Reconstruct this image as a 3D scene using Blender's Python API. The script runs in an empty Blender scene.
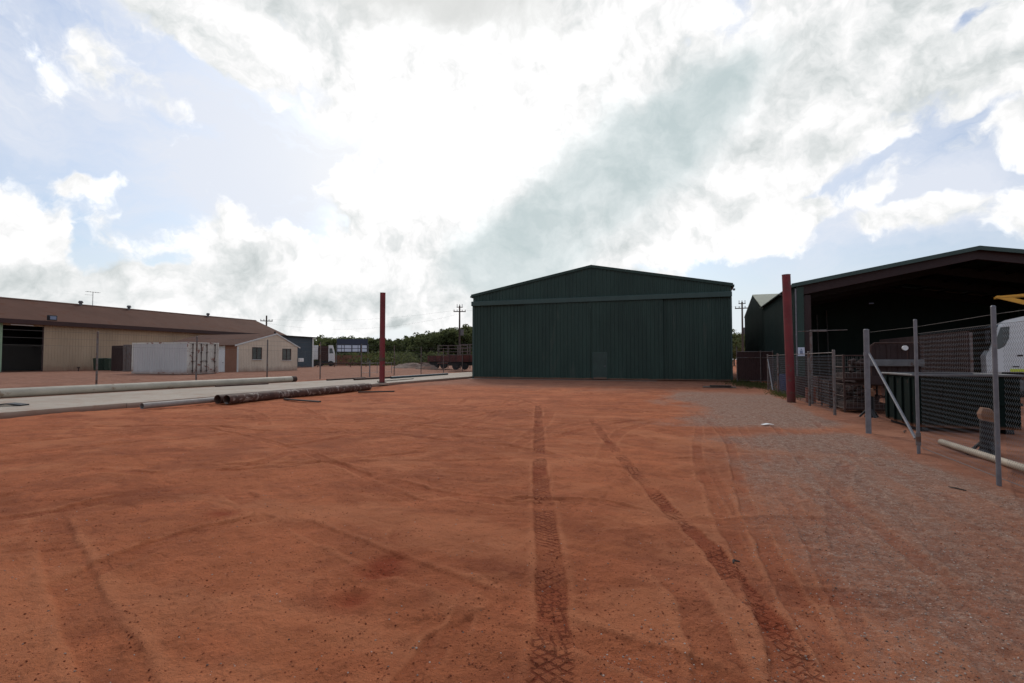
import bpy, math, random
import numpy as np
from mathutils import Vector, Matrix
R = math.radians
random.seed(7)
rng = np.random.default_rng(11)
S = bpy.context.scene
C = S.collection

# ------------------------------------------------------------------ camera
F = 512.0; CX, CY = 512.0, 341.5
YAW, PITCH, EYE = R(18.97), math.atan(18.0/512), 1.6
cam = bpy.data.objects.new('camera', bpy.data.cameras.new('camera')); C.objects.link(cam)
cam.location = (0, 0, EYE); cam.rotation_euler = (math.pi/2+PITCH, 0, YAW)
cam.data.lens = 18; cam.data.sensor_width = 36; cam.data.clip_end = 9000; cam.data.clip_start = .05
S.camera = cam
CM = Matrix.Rotation(YAW, 3, 'Z') @ Matrix.Rotation(math.pi/2+PITCH, 3, 'X')
def D(px, py):            # world direction of a photo direction (calibration only)
    return (CM @ Vector(((px-CX)/F, (CY-py)/F, -1))).normalized()
def gpt(px, py, z=0.0):   # point on level ground
    d = D(px, py); t = (z-EYE)/d.z
    return (d.x*t, d.y*t)
def polar(px, Zc):        # point seen in column px at depth Zc
    a = math.atan((px-CX)/F); d = Zc/math.cos(a); w = a-YAW
    return (d*math.sin(w), d*math.cos(w))

# ------------------------------------------------------------------ materials
def nt_new(name):
    m = bpy.data.materials.new(name); m.use_nodes = True
    nt = m.node_tree
    return m, nt, nt.nodes['Principled BSDF'], nt.nodes['Material Output']
def N(nt, t, **kw):
    n = nt.nodes.new(t)
    for k, v in kw.items(): setattr(n, k, v)
    return n
def noise(nt, scale, detail=4, rough=.55, vec=None, dist=0):
    n = N(nt, 'ShaderNodeTexNoise'); n.inputs['Scale'].default_value = scale
    n.inputs['Detail'].default_value = detail; n.inputs['Roughness'].default_value = rough
    n.inputs['Distortion'].default_value = dist
    if vec is not None: nt.links.new(vec, n.inputs['Vector'])
    return n
def ramp(nt, fac, a, b, ca=(0, 0, 0, 1), cb=(1, 1, 1, 1)):
    r = N(nt, 'ShaderNodeValToRGB'); e = r.color_ramp.elements
    e[0].position = a; e[1].position = b; e[0].color = ca; e[1].color = cb
    nt.links.new(fac, r.inputs[0]); return r
def mixc(nt, fac, a, b, mode='MIX'):
    m = N(nt, 'ShaderNodeMix', data_type='RGBA', blend_type=mode)
    for sock, v in ((m.inputs[0], fac), (m.inputs[6], a), (m.inputs[7], b)):
        if hasattr(v, 'is_linked'): nt.links.new(v, sock)
        elif isinstance(v, (int, float)): sock.default_value = v
        else: sock.default_value = (*v[:3], 1)
    return m.outputs[2]
def mth(nt, op, a, b=None, c=None, clamp=False):
    m = N(nt, 'ShaderNodeMath', operation=op); m.use_clamp = clamp
    for i, v in enumerate((a, b, c)):
        if v is None: continue
        if hasattr(v, 'is_linked'): nt.links.new(v, m.inputs[i])
        else: m.inputs[i].default_value = v
    return m.outputs[0]
def pmat(name, col, rough=.6, metal=0, var=.25, scale=3, dirt=None, dirt_h=None, patch=None, patch_amt=.5, patch_scale=4,
         bump=.15, bump_scale=40, stretch=None, spec=.4):
    """painted/rusty/dusty surface: base colour with broad variation, optional patches and a dusty foot."""
    m, nt, b, o = nt_new(name)
    geo = N(nt, 'ShaderNodeNewGeometry'); pos = geo.outputs['Position']
    vec = pos
    if stretch:
        mp = N(nt, 'ShaderNodeMapping'); mp.inputs['Scale'].default_value = stretch
        nt.links.new(pos, mp.inputs['Vector']); vec = mp.outputs[0]
    n1 = noise(nt, scale, 5, .6, vec)
    dk = tuple(c*(1-var) for c in col); lt = tuple(min(1, c*(1+var)) for c in col)
    colr = mixc(nt, ramp(nt, n1.outputs[0], .3, .7).outputs[0], dk, lt)
    if patch:
        n2 = noise(nt, patch_scale, 8, .65, vec, .4)
        t = .5+(.5-patch_amt)*.45
        colr = mixc(nt, ramp(nt, n2.outputs[0], t, t+.07).outputs[0], colr, patch)
    if dirt:
        sp = N(nt, 'ShaderNodeSeparateXYZ'); nt.links.new(pos, sp.inputs[0])
        n3 = noise(nt, 1.7, 6, .65)
        nt.links.new(pos, n3.inputs['Vector'])
        hh = mth(nt, 'ADD', sp.outputs[2], mth(nt, 'MULTIPLY', n3.outputs[0], -dirt_h*1.2))
        f = N(nt, 'ShaderNodeMapRange'); f.inputs[1].default_value = dirt_h*.7; f.inputs[2].default_value = -dirt_h*.35
        f.inputs[3].default_value = 0; f.inputs[4].default_value = .85; nt.links.new(hh, f.inputs[0])
        colr = mixc(nt, f.outputs[0], colr, dirt)
    nt.links.new(colr, b.inputs['Base Color'])
    nr = noise(nt, scale*5, 4, .6, vec)
    rr = N(nt, 'ShaderNodeMapRange'); rr.inputs[3].default_value = max(.05, rough-.12); rr.inputs[4].default_value = min(1, rough+.12)
    nt.links.new(nr.outputs[0], rr.inputs[0]); nt.links.new(rr.outputs[0], b.inputs['Roughness'])
    b.inputs['Metallic'].default_value = metal
    b.inputs['Specular IOR Level'].default_value = spec
    if bump:
        nb = noise(nt, bump_scale, 5, .6); nt.links.new(pos, nb.inputs['Vector'])
        bp = N(nt, 'ShaderNodeBump'); bp.inputs['Strength'].default_value = bump; bp.inputs['Distance'].default_value = .02
        nt.links.new(nb.outputs[0], bp.inputs['Height']); nt.links.new(bp.outputs[0], b.inputs['Normal'])
    return m
DUST = (.30, .125, .07)
M = {}
M['shed_green'] = pmat('shed_green', (.027, .052, .041), .5, 0, .22, .6, DUST, .10, spec=.25, bump=.05, bump_scale=8, patch=(.042, .060, .047), patch_amt=.30, patch_scale=1.2, stretch=(1, 1, .25))
M['door_green'] = pmat('door_green', (.026, .049, .038), .5, 0, .25, .8, DUST, .13, spec=.25, bump=.05, bump_scale=8, patch=(.042, .060, .047), patch_amt=.30, patch_scale=1.2, stretch=(1, 1, .2))
M['trim_green'] = pmat('trim_green', (.036, .066, .056), .5, 0, .12, 1, spec=.4, bump=.03)
M['personnel_green'] = pmat('personnel_green', (.026, .047, .038), .5, 0, .2, 2, DUST, .2, bump=.03)
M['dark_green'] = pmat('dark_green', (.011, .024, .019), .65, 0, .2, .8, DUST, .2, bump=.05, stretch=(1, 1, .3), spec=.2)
M['maroon'] = pmat('maroon', (.026, .008, .007), .6, 0, .2, 1.2, bump=.05)
M['maroon_sheet'] = pmat('maroon_sheet', (.034, .015, .013), .7, 0, .25, 1.2, DUST, .4, bump=.05)
M['red_pole'] = pmat('red_pole', (.165, .020, .022), .6, 0, .25, 1.6, (.10, .03, .02), .3, patch=(.10, .045, .035), patch_amt=.30, patch_scale=3.5, bump=.2)
M['pale_roof'] = pmat('pale_roof', (.33, .33, .24), .5, .1, .12, .5, bump=.03)
M['brown_roof'] = pmat('brown_roof', (.120, .060, .042), .85, 0, .14, .25, bump=.04, bump_scale=6, patch=(.12, .05, .03), patch_amt=.35, patch_scale=.7, spec=.06)
M['brown_trim'] = pmat('brown_trim', (.045, .016, .013), .6, 0, .2, 1)
M['cream_wall'] = pmat('cream_wall', (.42, .30, .195), .6, 0, .12, .5, (.24, .10, .06), .8, bump=.05, stretch=(1, 1, .3))
M['beige_wall'] = pmat('beige_wall', (.68, .56, .43), .6, 0, .1, .6, (.26, .11, .065), .7, bump=.05, stretch=(1, 1, .3))
M['tan_wall'] = pmat('tan_wall', (.26, .12, .07), .7, 0, .1, 1)
M['pale_green'] = pmat('pale_green', (.30, .42, .27), .6, 0, .1, 1)
M['slate_wall'] = pmat('slate_wall', (.045, .068, .088), .5, 0, .12, .6, DUST, .5, bump=.04)
M['white_paint'] = pmat('white_paint', (.72, .72, .70), .4, 0, .06, 1, DUST, .3, bump=.03)
M['white_trim'] = pmat('white_trim', (.6, .6, .57), .5, 0, .06, 1)
M['container_white'] = pmat('container_white', (.50, .48, .46), .5, 0, .08, .7, (.25, .10, .06), .6, patch=(.20, .085, .05), patch_amt=.12, patch_scale=2.2, bump=.05, stretch=(1, 1, .5))
M['container_door'] = pmat('container_door', (.60, .57, .50), .5, 0, .08, .9, (.22, .08, .05), .8, patch=(.22, .075, .045), patch_amt=.36, patch_scale=2.6, bump=.08)
M['rust_edge'] = pmat('rust_edge', (.055, .027, .020), .8, 0, .35, 5)
M['rust_pipe'] = pmat('rust_pipe', (.085, .040, .028), .75, 0, .4, 3, patch=(.30, .24, .20), patch_amt=.42, patch_scale=4.5, bump=.6, bump_scale=18)
M['rust_pipe_far'] = pmat('rust_pipe_far', (.085, .042, .03), .75, 0, .4, 3, bump=.5, bump_scale=25)
M['rusty_red'] = pmat('rusty_red', (.10, .026, .020), .75, 0, .35, 1.5, DUST, .6, bump=.2)
M['pale_pipe'] = pmat('pale_pipe', (.45, .395, .305), .6, 0, .15, 1.2, patch=(.26, .17, .11), patch_amt=.25, patch_scale=2.5, bump=.1)
M['silver_pipe'] = pmat('silver_pipe', (.30, .265, .235), .6, .1, .2, 4, patch=(.2, .1, .07), patch_amt=.25, patch_scale=6, bump=.1)
M['pvc'] = pmat('pvc', (.36, .29, .21), .6, 0, .15, 4, patch=(.3, .17, .1), patch_amt=.2, patch_scale=6)
M['galv'] = pmat('galv', (.17, .165, .175), .55, .35, .2, 9, patch=(.22, .16, .13), patch_amt=.2, patch_scale=12, bump=.1, bump_scale=60)
M['galv_rusty'] = pmat('galv_rusty', (.15, .125, .115), .6, .2, .25, 9, patch=(.12, .06, .04), patch_amt=.45, patch_scale=7, bump=.1, bump_scale=60)
M['wire'] = pmat('wire', (.17, .155, .145), .5, .5, .1, 5, bump=0)
M['wood_grey'] = pmat('wood_grey', (.17, .14, .115), .85, 0, .3, 4, bump=.3, stretch=(1, 1, .3))
M['wood_dark'] = pmat('wood_dark', (.05, .036, .028), .85, 0, .3, 4, bump=.3)
M['pole_wood'] = pmat('pole_wood', (.07, .052, .042), .85, 0, .25, 4, bump=.2)
M['black'] = pmat('black', (.012, .012, .013), .55, 0, .2, 4)
M['rubber'] = pmat('rubber', (.02, .019, .018), .8, 0, .3, 6, patch=(.12, .055, .035), patch_amt=.35)
M['yellow'] = pmat('yellow', (.68, .34, .04), .45, 0, .12, 3)
M['orange'] = pmat('orange', (.22, .06, .03), .6, 0, .2, 6)
M['rusty_orange'] = pmat('rusty_orange', (.20, .095, .05), .85, 0, .3, 8, bump=.3)
M['blue_plastic'] = pmat('blue_plastic', (.02, .035, .11), .45, 0, .15, 3)
M['bin_green'] = pmat('bin_green', (.014, .042, .026), .5, 0, .15, 3)
M['skip_green'] = pmat('skip_green', (.007, .013, .011), .85, 0, .25, 2, DUST, .12, spec=.06, patch=(.07, .035, .025), patch_amt=.18, patch_scale=5, bump=.1)
M['grey_steel'] = pmat('grey_steel', (.13, .125, .125), .6, .2, .2, 4, patch=(.09, .05, .035), patch_amt=.3)
M['navy'] = pmat('navy', (.028, .036, .062), .5, 0, .1, 1)
M['sign_white'] = pmat('sign_white', (.55, .60, .68), .5, 0, .08, .8)
M['sign_grey'] = pmat('sign_grey', (.20, .24, .33), .5, 0, .1, 1)
M['litter'] = pmat('litter', (.75, .73, .70), .6, 0, .05, 8)
M['hivis'] = pmat('hivis', (.62, .70, .05), .4, 0, .1, 8)
M['lamp_red'] = pmat('lamp_red', (.4, .02, .02), .3)
M['steel_blue'] = pmat('steel_blue', (.05, .08, .10), .5)

def glassm():
    m, nt, b, o = nt_new('dark_glass')
    b.inputs['Base Color'].default_value = (.02, .026, .028, 1); b.inputs['Roughness'].default_value = .08
    b.inputs['Specular IOR Level'].default_value = .6
    return m
M['glass'] = glassm()
M['window_glass'] = pmat('window_glass', (.075, .088, .078), .25, 0, .35, 2.5, bump=0, spec=.5)

def concrete():
    m, nt, b, o = nt_new('concrete')
    g = N(nt, 'ShaderNodeNewGeometry').outputs['Position']
    n1 = noise(nt, .35, 6, .6, g); n2 = noise(nt, 2.5, 8, .7, g); n3 = noise(nt, 30, 4, .6, g)
    c = mixc(nt, ramp(nt, n1.outputs[0], .35, .65).outputs[0], (.36, .285, .21), (.46, .385, .30))
    c = mixc(nt, ramp(nt, n2.outputs[0], .5, .72).outputs[0], c, (.34, .19, .12))
    c = mixc(nt, ramp(nt, n3.outputs[0], .2, .8).outputs[0], c, mixc(nt, .3, c, (.25, .2, .16)))
    sp = N(nt, 'ShaderNodeSeparateXYZ'); nt.links.new(g, sp.inputs[0])
    # dusty edge against the dirt
    f = N(nt, 'ShaderNodeMapRange'); f.inputs[1].default_value = .135; f.inputs[2].default_value = .02
    nt.links.new(sp.outputs[2], f.inputs[0])
    c = mixc(nt, mth(nt, 'MULTIPLY', f.outputs[0], .8), c, (.20, .09, .055))
    nt.links.new(c, b.inputs['Base Color']); b.inputs['Roughness'].default_value = .85
    bp = N(nt, 'ShaderNodeBump'); bp.inputs['Strength'].default_value = .3; bp.inputs['Distance'].default_value = .01
    nt.links.new(n3.outputs[0], bp.inputs['Height']); nt.links.new(bp.outputs[0], b.inputs['Normal'])
    return m
M['concrete'] = concrete()

def leafm(name, a, b_, c_):
    m, nt, b, o = nt_new(name)
    g = N(nt, 'ShaderNodeNewGeometry'); oi = N(nt, 'ShaderNodeObjectInfo')
    n = noise(nt, .55, 3, .5, g.outputs['Position'])
    c = mixc(nt, ramp(nt, n.outputs[0], .38, .62).outputs[0], a, b_)
    c = mixc(nt, mth(nt, 'MULTIPLY', g.outputs['Random Per Island'], .6), c, c_)
    c = mixc(nt, mth(nt, 'MULTIPLY', oi.outputs['Random'], .45), c, (.11, .12, .035))
    nt.links.new(c, b.inputs['Base Color']); b.inputs['Roughness'].default_value = .7
    b.inputs['Specular IOR Level'].default_value = .15
    tr = N(nt, 'ShaderNodeBsdfTranslucent'); nt.links.new(c, tr.inputs['Color'])
    mx = N(nt, 'ShaderNodeMixShader'); mx.inputs[0].default_value = .42
    nt.links.new(b.outputs[0], mx.inputs[1]); nt.links.new(tr.outputs[0], mx.inputs[2]); nt.links.new(mx.outputs[0], o.inputs[0])
    return m
M['leaf'] = leafm('leaf', (.085, .105, .042), (.15, .165, .07), (.12, .135, .055))
M['grass'] = leafm('grass', (.045, .065, .02), (.08, .09, .03), (.12, .09, .04))
M['bark'] = pmat('bark', (.13, .10, .08), .9, 0, .3, 4)

# ------------------------------------------------------------------ mesh builder
class MB:
    def __init__(s): s.v = []; s.f = []; s.mi = []
    def add(s, vs, fs):
        o = len(s.v); s.v += [tuple(v) for v in vs]; s.f += [tuple(i+o for i in f) for f in fs]
    def box(s, x0, x1, y0, y1, z0, z1, T=None):
        vs = [(x, y, z) for z in (z0, z1) for y in (y0, y1) for x in (x0, x1)]
        if T: vs = [tuple(T @ Vector(v)) for v in vs]
        s.add(vs, [(0, 2, 3, 1), (4, 5, 7, 6), (0, 1, 5, 4), (2, 6, 7, 3), (0, 4, 6, 2), (1, 3, 7, 5)]); return s
    def bbox(s, x0, x1, y0, y1, z0, z1, c=.02):
        """box with its eight vertical and horizontal edges chamfered"""
        xs = (x0, x0+c, x1-c, x1); ys = (y0, y0+c, y1-c, y1)
        ring = [(xs[1], ys[0]), (xs[2], ys[0]), (xs[3], ys[1]), (xs[3], ys[2]), (xs[2], ys[3]), (xs[1], ys[3]), (xs[0], ys[2]), (xs[0], ys[1])]
        inn = [(xs[1]+c*.4, ys[1]), (xs[2]-c*.4, ys[1]), (xs[2], ys[1]+c*.4), (xs[2], ys[2]-c*.4), (xs[2]-c*.4, ys[2]), (xs[1]+c*.4, ys[2]), (xs[1], ys[2]-c*.4), (xs[1], ys[1]+c*.4)]
        vs = [(x, y, z0) for x, y in inn]+[(x, y, z0+c) for x, y in ring]+[(x, y, z1-c) for x, y in ring]+[(x, y, z1) for x, y in inn]
        fs = [tuple(range(7, -1, -1)), tuple(range(24, 32))]
        for k in range(3):
            for i in range(8): fs.append((k*8+i, k*8+(i+1) % 8, (k+1)*8+(i+1) % 8, (k+1)*8+i))
        s.add(vs, fs); return s
    def tube(s, p, q, r, n=10, r2=None, cap=True, wob=0):
        p = Vector(p); q = Vector(q); r2 = r if r2 is None else r2
        d = (q-p).normalized(); a = d.orthogonal().normalized(); b = d.cross(a)
        vs = []
        for c, rr in ((p, r), (q, r2)):
            for i in range(n):
                t = 2*math.pi*i/n; vs.append(c+(a*math.cos(t)+b*math.sin(t))*rr)
        fs = [(i, (i+1) % n, n+(i+1) % n, n+i) for i in range(n)]
        if cap: fs += [tuple(range(n-1, -1, -1)), tuple(range(n, 2*n))]
        s.add(vs, fs); return s
    def poly(s, pts, r, n=8, rs=None):
        for i in range(len(pts)-1):
            a = rs[i] if rs else r; b = rs[i+1] if rs else r
            s.tube(pts[i], pts[i+1], a, n, b)
        return s
    def hollow(s, p, q, r, t, n=24, segs=1, wob=0):
        """open-ended pipe with wall thickness; optional gentle dents"""
        p = Vector(p); q = Vector(q); d = (q-p).normalized(); a = d.orthogonal().normalized(); b = d.cross(a)
        rings = []
        for k in range(segs+1):
            c = p.lerp(q, k/segs); rr = r*(1+wob*random.uniform(-1, 1)); off = (a*random.uniform(-1, 1)+b*random.uniform(-1, 1))*wob*r
            rings.append([c+off+(a*math.cos(2*math.pi*i/n)+b*math.sin(2*math.pi*i/n))*rr for i in range(n)])
        inner = [[c+(a*math.cos(2*math.pi*i/n)+b*math.sin(2*math.pi*i/n))*(r-t) for i in range(n)] for c in (q, q.lerp(p, .5), p)]
        allr = rings+inner; vs = [v for ring in allr for v in ring]; m = len(allr); fs = []
        for k in range(m):
            k2 = (k+1) % m
            for i in range(n): fs.append((k*n+i, k*n+(i+1) % n, k2*n+(i+1) % n, k2*n+i))
        s.add(vs, fs); return s
    def prism(s, pts, axis, a, b):
        """closed 2-D outline extruded along axis from a to b; pts in the other two axes, in order"""
        def mk(u, v, w):
            return (w, u, v) if axis == 'x' else ((u, w, v) if axis == 'y' else (u, v, w))
        n = len(pts); vs = [mk(u, v, a) for u, v in pts]+[mk(u, v, b) for u, v in pts]
        s.add(vs, [tuple(range(n)), tuple(range(2*n-1, n-1, -1))]+[(i, n+i, n+(i+1) % n, (i+1) % n) for i in range(n)]); return s
    def ribs(s, o, d, nrm, L, z0, z1, pitch=.25, dep=.03, back=.04, rib=.34):
        """ribbed sheet wall standing on o, running along d for L, ribs raised along nrm; z0/z1 numbers or functions of u; with a back face"""
        f0 = z0 if callable(z0) else (lambda u: z0); f1 = z1 if callable(z1) else (lambda u: z1)
        n = max(1, round(L/pitch)); p = L/n; us = []
        for k in range(n):
            u = k*p
            us += [(u, 0), (u+p*(1-rib)-p*.08, 0), (u+p*(1-rib), dep), (u+p*.92, dep)]
        us.append((L, 0)); us.sort()
        vs = []
        for u, h in us:
            x = o[0]+d[0]*u+nrm[0]*h; y = o[1]+d[1]*u+nrm[1]*h
            vs += [(x, y, f0(u)), (x, y, f1(u))]
        fs = [(2*i, 2*i+2, 2*i+3, 2*i+1) for i in range(len(us)-1)]
        s.add(vs, fs)
        # solid back sheet
        ks = sorted({0, L}|{u for u, h in us}) if callable(z1) else [0, L]
        vb = []
        for u in ks:
            for w in (-.002, -back):
                x = o[0]+d[0]*u+nrm[0]*w; y = o[1]+d[1]*u+nrm[1]*w
                vb += [(x, y, f0(u)), (x, y, f1(u)-.003)]
        fb = [(0, 1, 3, 2)]
        for i in range(len(ks)-1):
            a = 4*i; b = 4*(i+1)
            fb += [(a+2, b+2, b+3, a+3), (a, b, b+2, a+2), (a+1, a+3, b+3, b+1), (a, a+1, b+1, b)]
        a = 4*(len(ks)-1); fb.append((a, a+2, a+3, a+1))
        s.add(vb, fb); return s
    def build(s, name, mat, parent=None, smooth=False, loc=None):
        me = bpy.data.meshes.new(name); me.from_pydata(s.v, [], s.f); me.update()
        me.materials.append(M[mat] if isinstance(mat, str) else mat)
        if smooth:
            me.polygons.foreach_set('use_smooth', [True]*len(me.polygons))
            try: me.set_sharp_from_angle(angle=R(35))
            except Exception: pass
        o = bpy.data.objects.new(name, me); C.objects.link(o)
        if loc: o.location = loc
        if parent:
            o.parent = parent
            o.matrix_parent_inverse = Matrix.Identity(4)
        return o
def tag(o, label=None, cat=None, group=None, kind=None):
    if label: o['label'] = label
    if cat: o['category'] = cat
    if group: o['group'] = group
    if kind: o['kind'] = kind
    return o
class Thing:
    """Empty at a base point; parts are given in world coordinates and stored relative to it"""
    def __init__(s, name, loc, label, cat, group=None, rz=0):
        s.o = bpy.data.objects.new(name, None); C.objects.link(s.o); s.o.location = loc; s.o.rotation_euler.z = rz
        s.o.empty_display_size = .2
        tag(s.o, label, cat, group); s.loc = Vector(loc)
    def part(s, name, mb, mat, parent=None, smooth=False, world=True, label=None):
        if world: mb.v = [tuple(Vector(v)-s.loc) for v in mb.v]
        p = mb.build(name, mat, parent or s.o, smooth)
        if label: p['label'] = label
        return p
def copy_tree(o, parent=None):
    c = o.copy(); C.objects.link(c); c.parent = parent
    for ch in list(o.children):
        cc = copy_tree(ch, c); cc.matrix_parent_inverse = ch.matrix_parent_inverse.copy()
    return c

# ------------------------------------------------------------------ noise for the terrain
def vnoise(x, y, seed=0):
    xi = np.floor(x).astype(np.int64); yi = np.floor(y).astype(np.int64); xf = x-xi; yf = y-yi
    def h(a, b):
        n = (a*374761393+b*668265263+seed*1442695041) & 0xffffffff
        n = ((n ^ (n >> 13))*1274126177) & 0xffffffff
        return ((n ^ (n >> 16)) & 0xffff)/65535.0
    u = xf*xf*xf*(xf*(xf*6-15)+10); v = yf*yf*yf*(yf*(yf*6-15)+10)
    return (h(xi, yi)*(1-u)+h(xi+1, yi)*u)*(1-v)+(h(xi, yi+1)*(1-u)+h(xi+1, yi+1)*u)*v
def fbm(x, y, oct=4, seed=0, g=.5):
    s = 0; a = 1; t = 0
    for k in range(oct):
        s = s+a*vnoise(x*2**k+17.3*k, y*2**k-9.1*k, seed+k); t += a; a *= g
    return s/t
def sstep(a, b, x):
    t = np.clip((x-a)/(b-a), 0, 1); return t*t*(3-2*t)

# tyre tracks: polylines on the ground, measured from the photograph, [points], half width, depth, lugs, fresh colour
def G(pts): return [gpt(*p) for p in pts]
TR = [
 (G([(538, 404), (539, 430), (540, 470), (545, 520), (551, 575), (553, 630), (552, 683), (551, 760)]), .10, .011, 1.0, .8),
 (G([(590, 418), (600, 432), (632, 468), (672, 510), (715, 552), (750, 600), (785, 640), (810, 675), (830, 700)]), .085, .011, .9, .7),
 (G([(700, 455), (722, 500), (742, 560), (776, 620), (800, 683)]), .12, .008, .5, .25),
 (G([(0, 606), (60, 588), (120, 563), (180, 540), (260, 520)]), .12, .016, .4, .45),
 (G([(-60, 530), (60, 512), (130, 494), (190, 478), (250, 466), (300, 452)]), .11, .014, .5, .3),
 (G([(60, 470), (150, 474), (240, 470), (330, 462), (420, 452)]), .11, .013, .4, .25),
 (G([(520, 600), (440, 640), (400, 700)]), .08, .012, .5, .3),
 (G([(450, 683), (452, 640), (470, 600), (500, 570), (505, 560)]), .07, .008, .6, .2),
 (G([(430, 560), (400, 540), (410, 520), (450, 505), (520, 497), (600, 500), (660, 512)]), .09, .013, .4, .35),
 (G([(200, 425), (300, 432), (400, 436), (520, 448), (640, 470)]), .11, .013, .4, .2),
 (G([(160, 455), (260, 440), (360, 430), (440, 420), (500, 408), (530, 400)]), .12, .013, .4, .2),
 (G([(300, 455), (370, 474), (420, 488), (470, 498), (540, 505)]), .11, .013, .4, .25),
 (G([(640, 432), (720, 446), (800, 452), (860, 460)]), .35, -.02, 0, 0),
 (G([(655, 560), (690, 600), (715, 650), (725, 700)]), .12, .010, .5, .3),
]
for i, X in enumerate((.35, .75, 1.05, 1.42, 1.75, 2.1, 2.5, 2.85, 3.2)):
    pts = [(X+.12*math.sin(y*.55+i*1.7)+.0025*y*y*(-1 if i < 4 else .2)*.5, y) for y in np.arange(1.2, 19-i*.4, .5)]
    TR.append((pts, .075, .010+.005*(i % 3 == 1), .3, .15+.2*(i % 3 == 1)))
rk = random.Random(21)
for i in range(44):
    X = rk.uniform(-16.5, 1.5); Y = rk.uniform(4.5, 33); hd = rk.choice((.1, -.25, .9, 1.3, -1.1, 1.9, .5))+rk.uniform(-.25, .25); cu = rk.uniform(-.10, .10); L = rk.uniform(5, 14)
    dep_ = rk.uniform(.008, .014)*(1 if Y < 14 else 1.5); fr_ = rk.uniform(.08, .35); wd = rk.uniform(.08, .13)
    for off in ((0, 1.65) if rk.random() < .6 else (0,)):
        pts = []; a_ = hd; px_, py_ = X+off*math.cos(hd), Y-off*math.sin(hd)
        for k in range(int(L/.5)):
            pts.append((px_, py_)); a_ += cu*.5+rk.uniform(-.02, .02); px_ += .5*math.sin(a_); py_ += .5*math.cos(a_)
        TR.append((pts, wd, dep_, .5, fr_))
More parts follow.
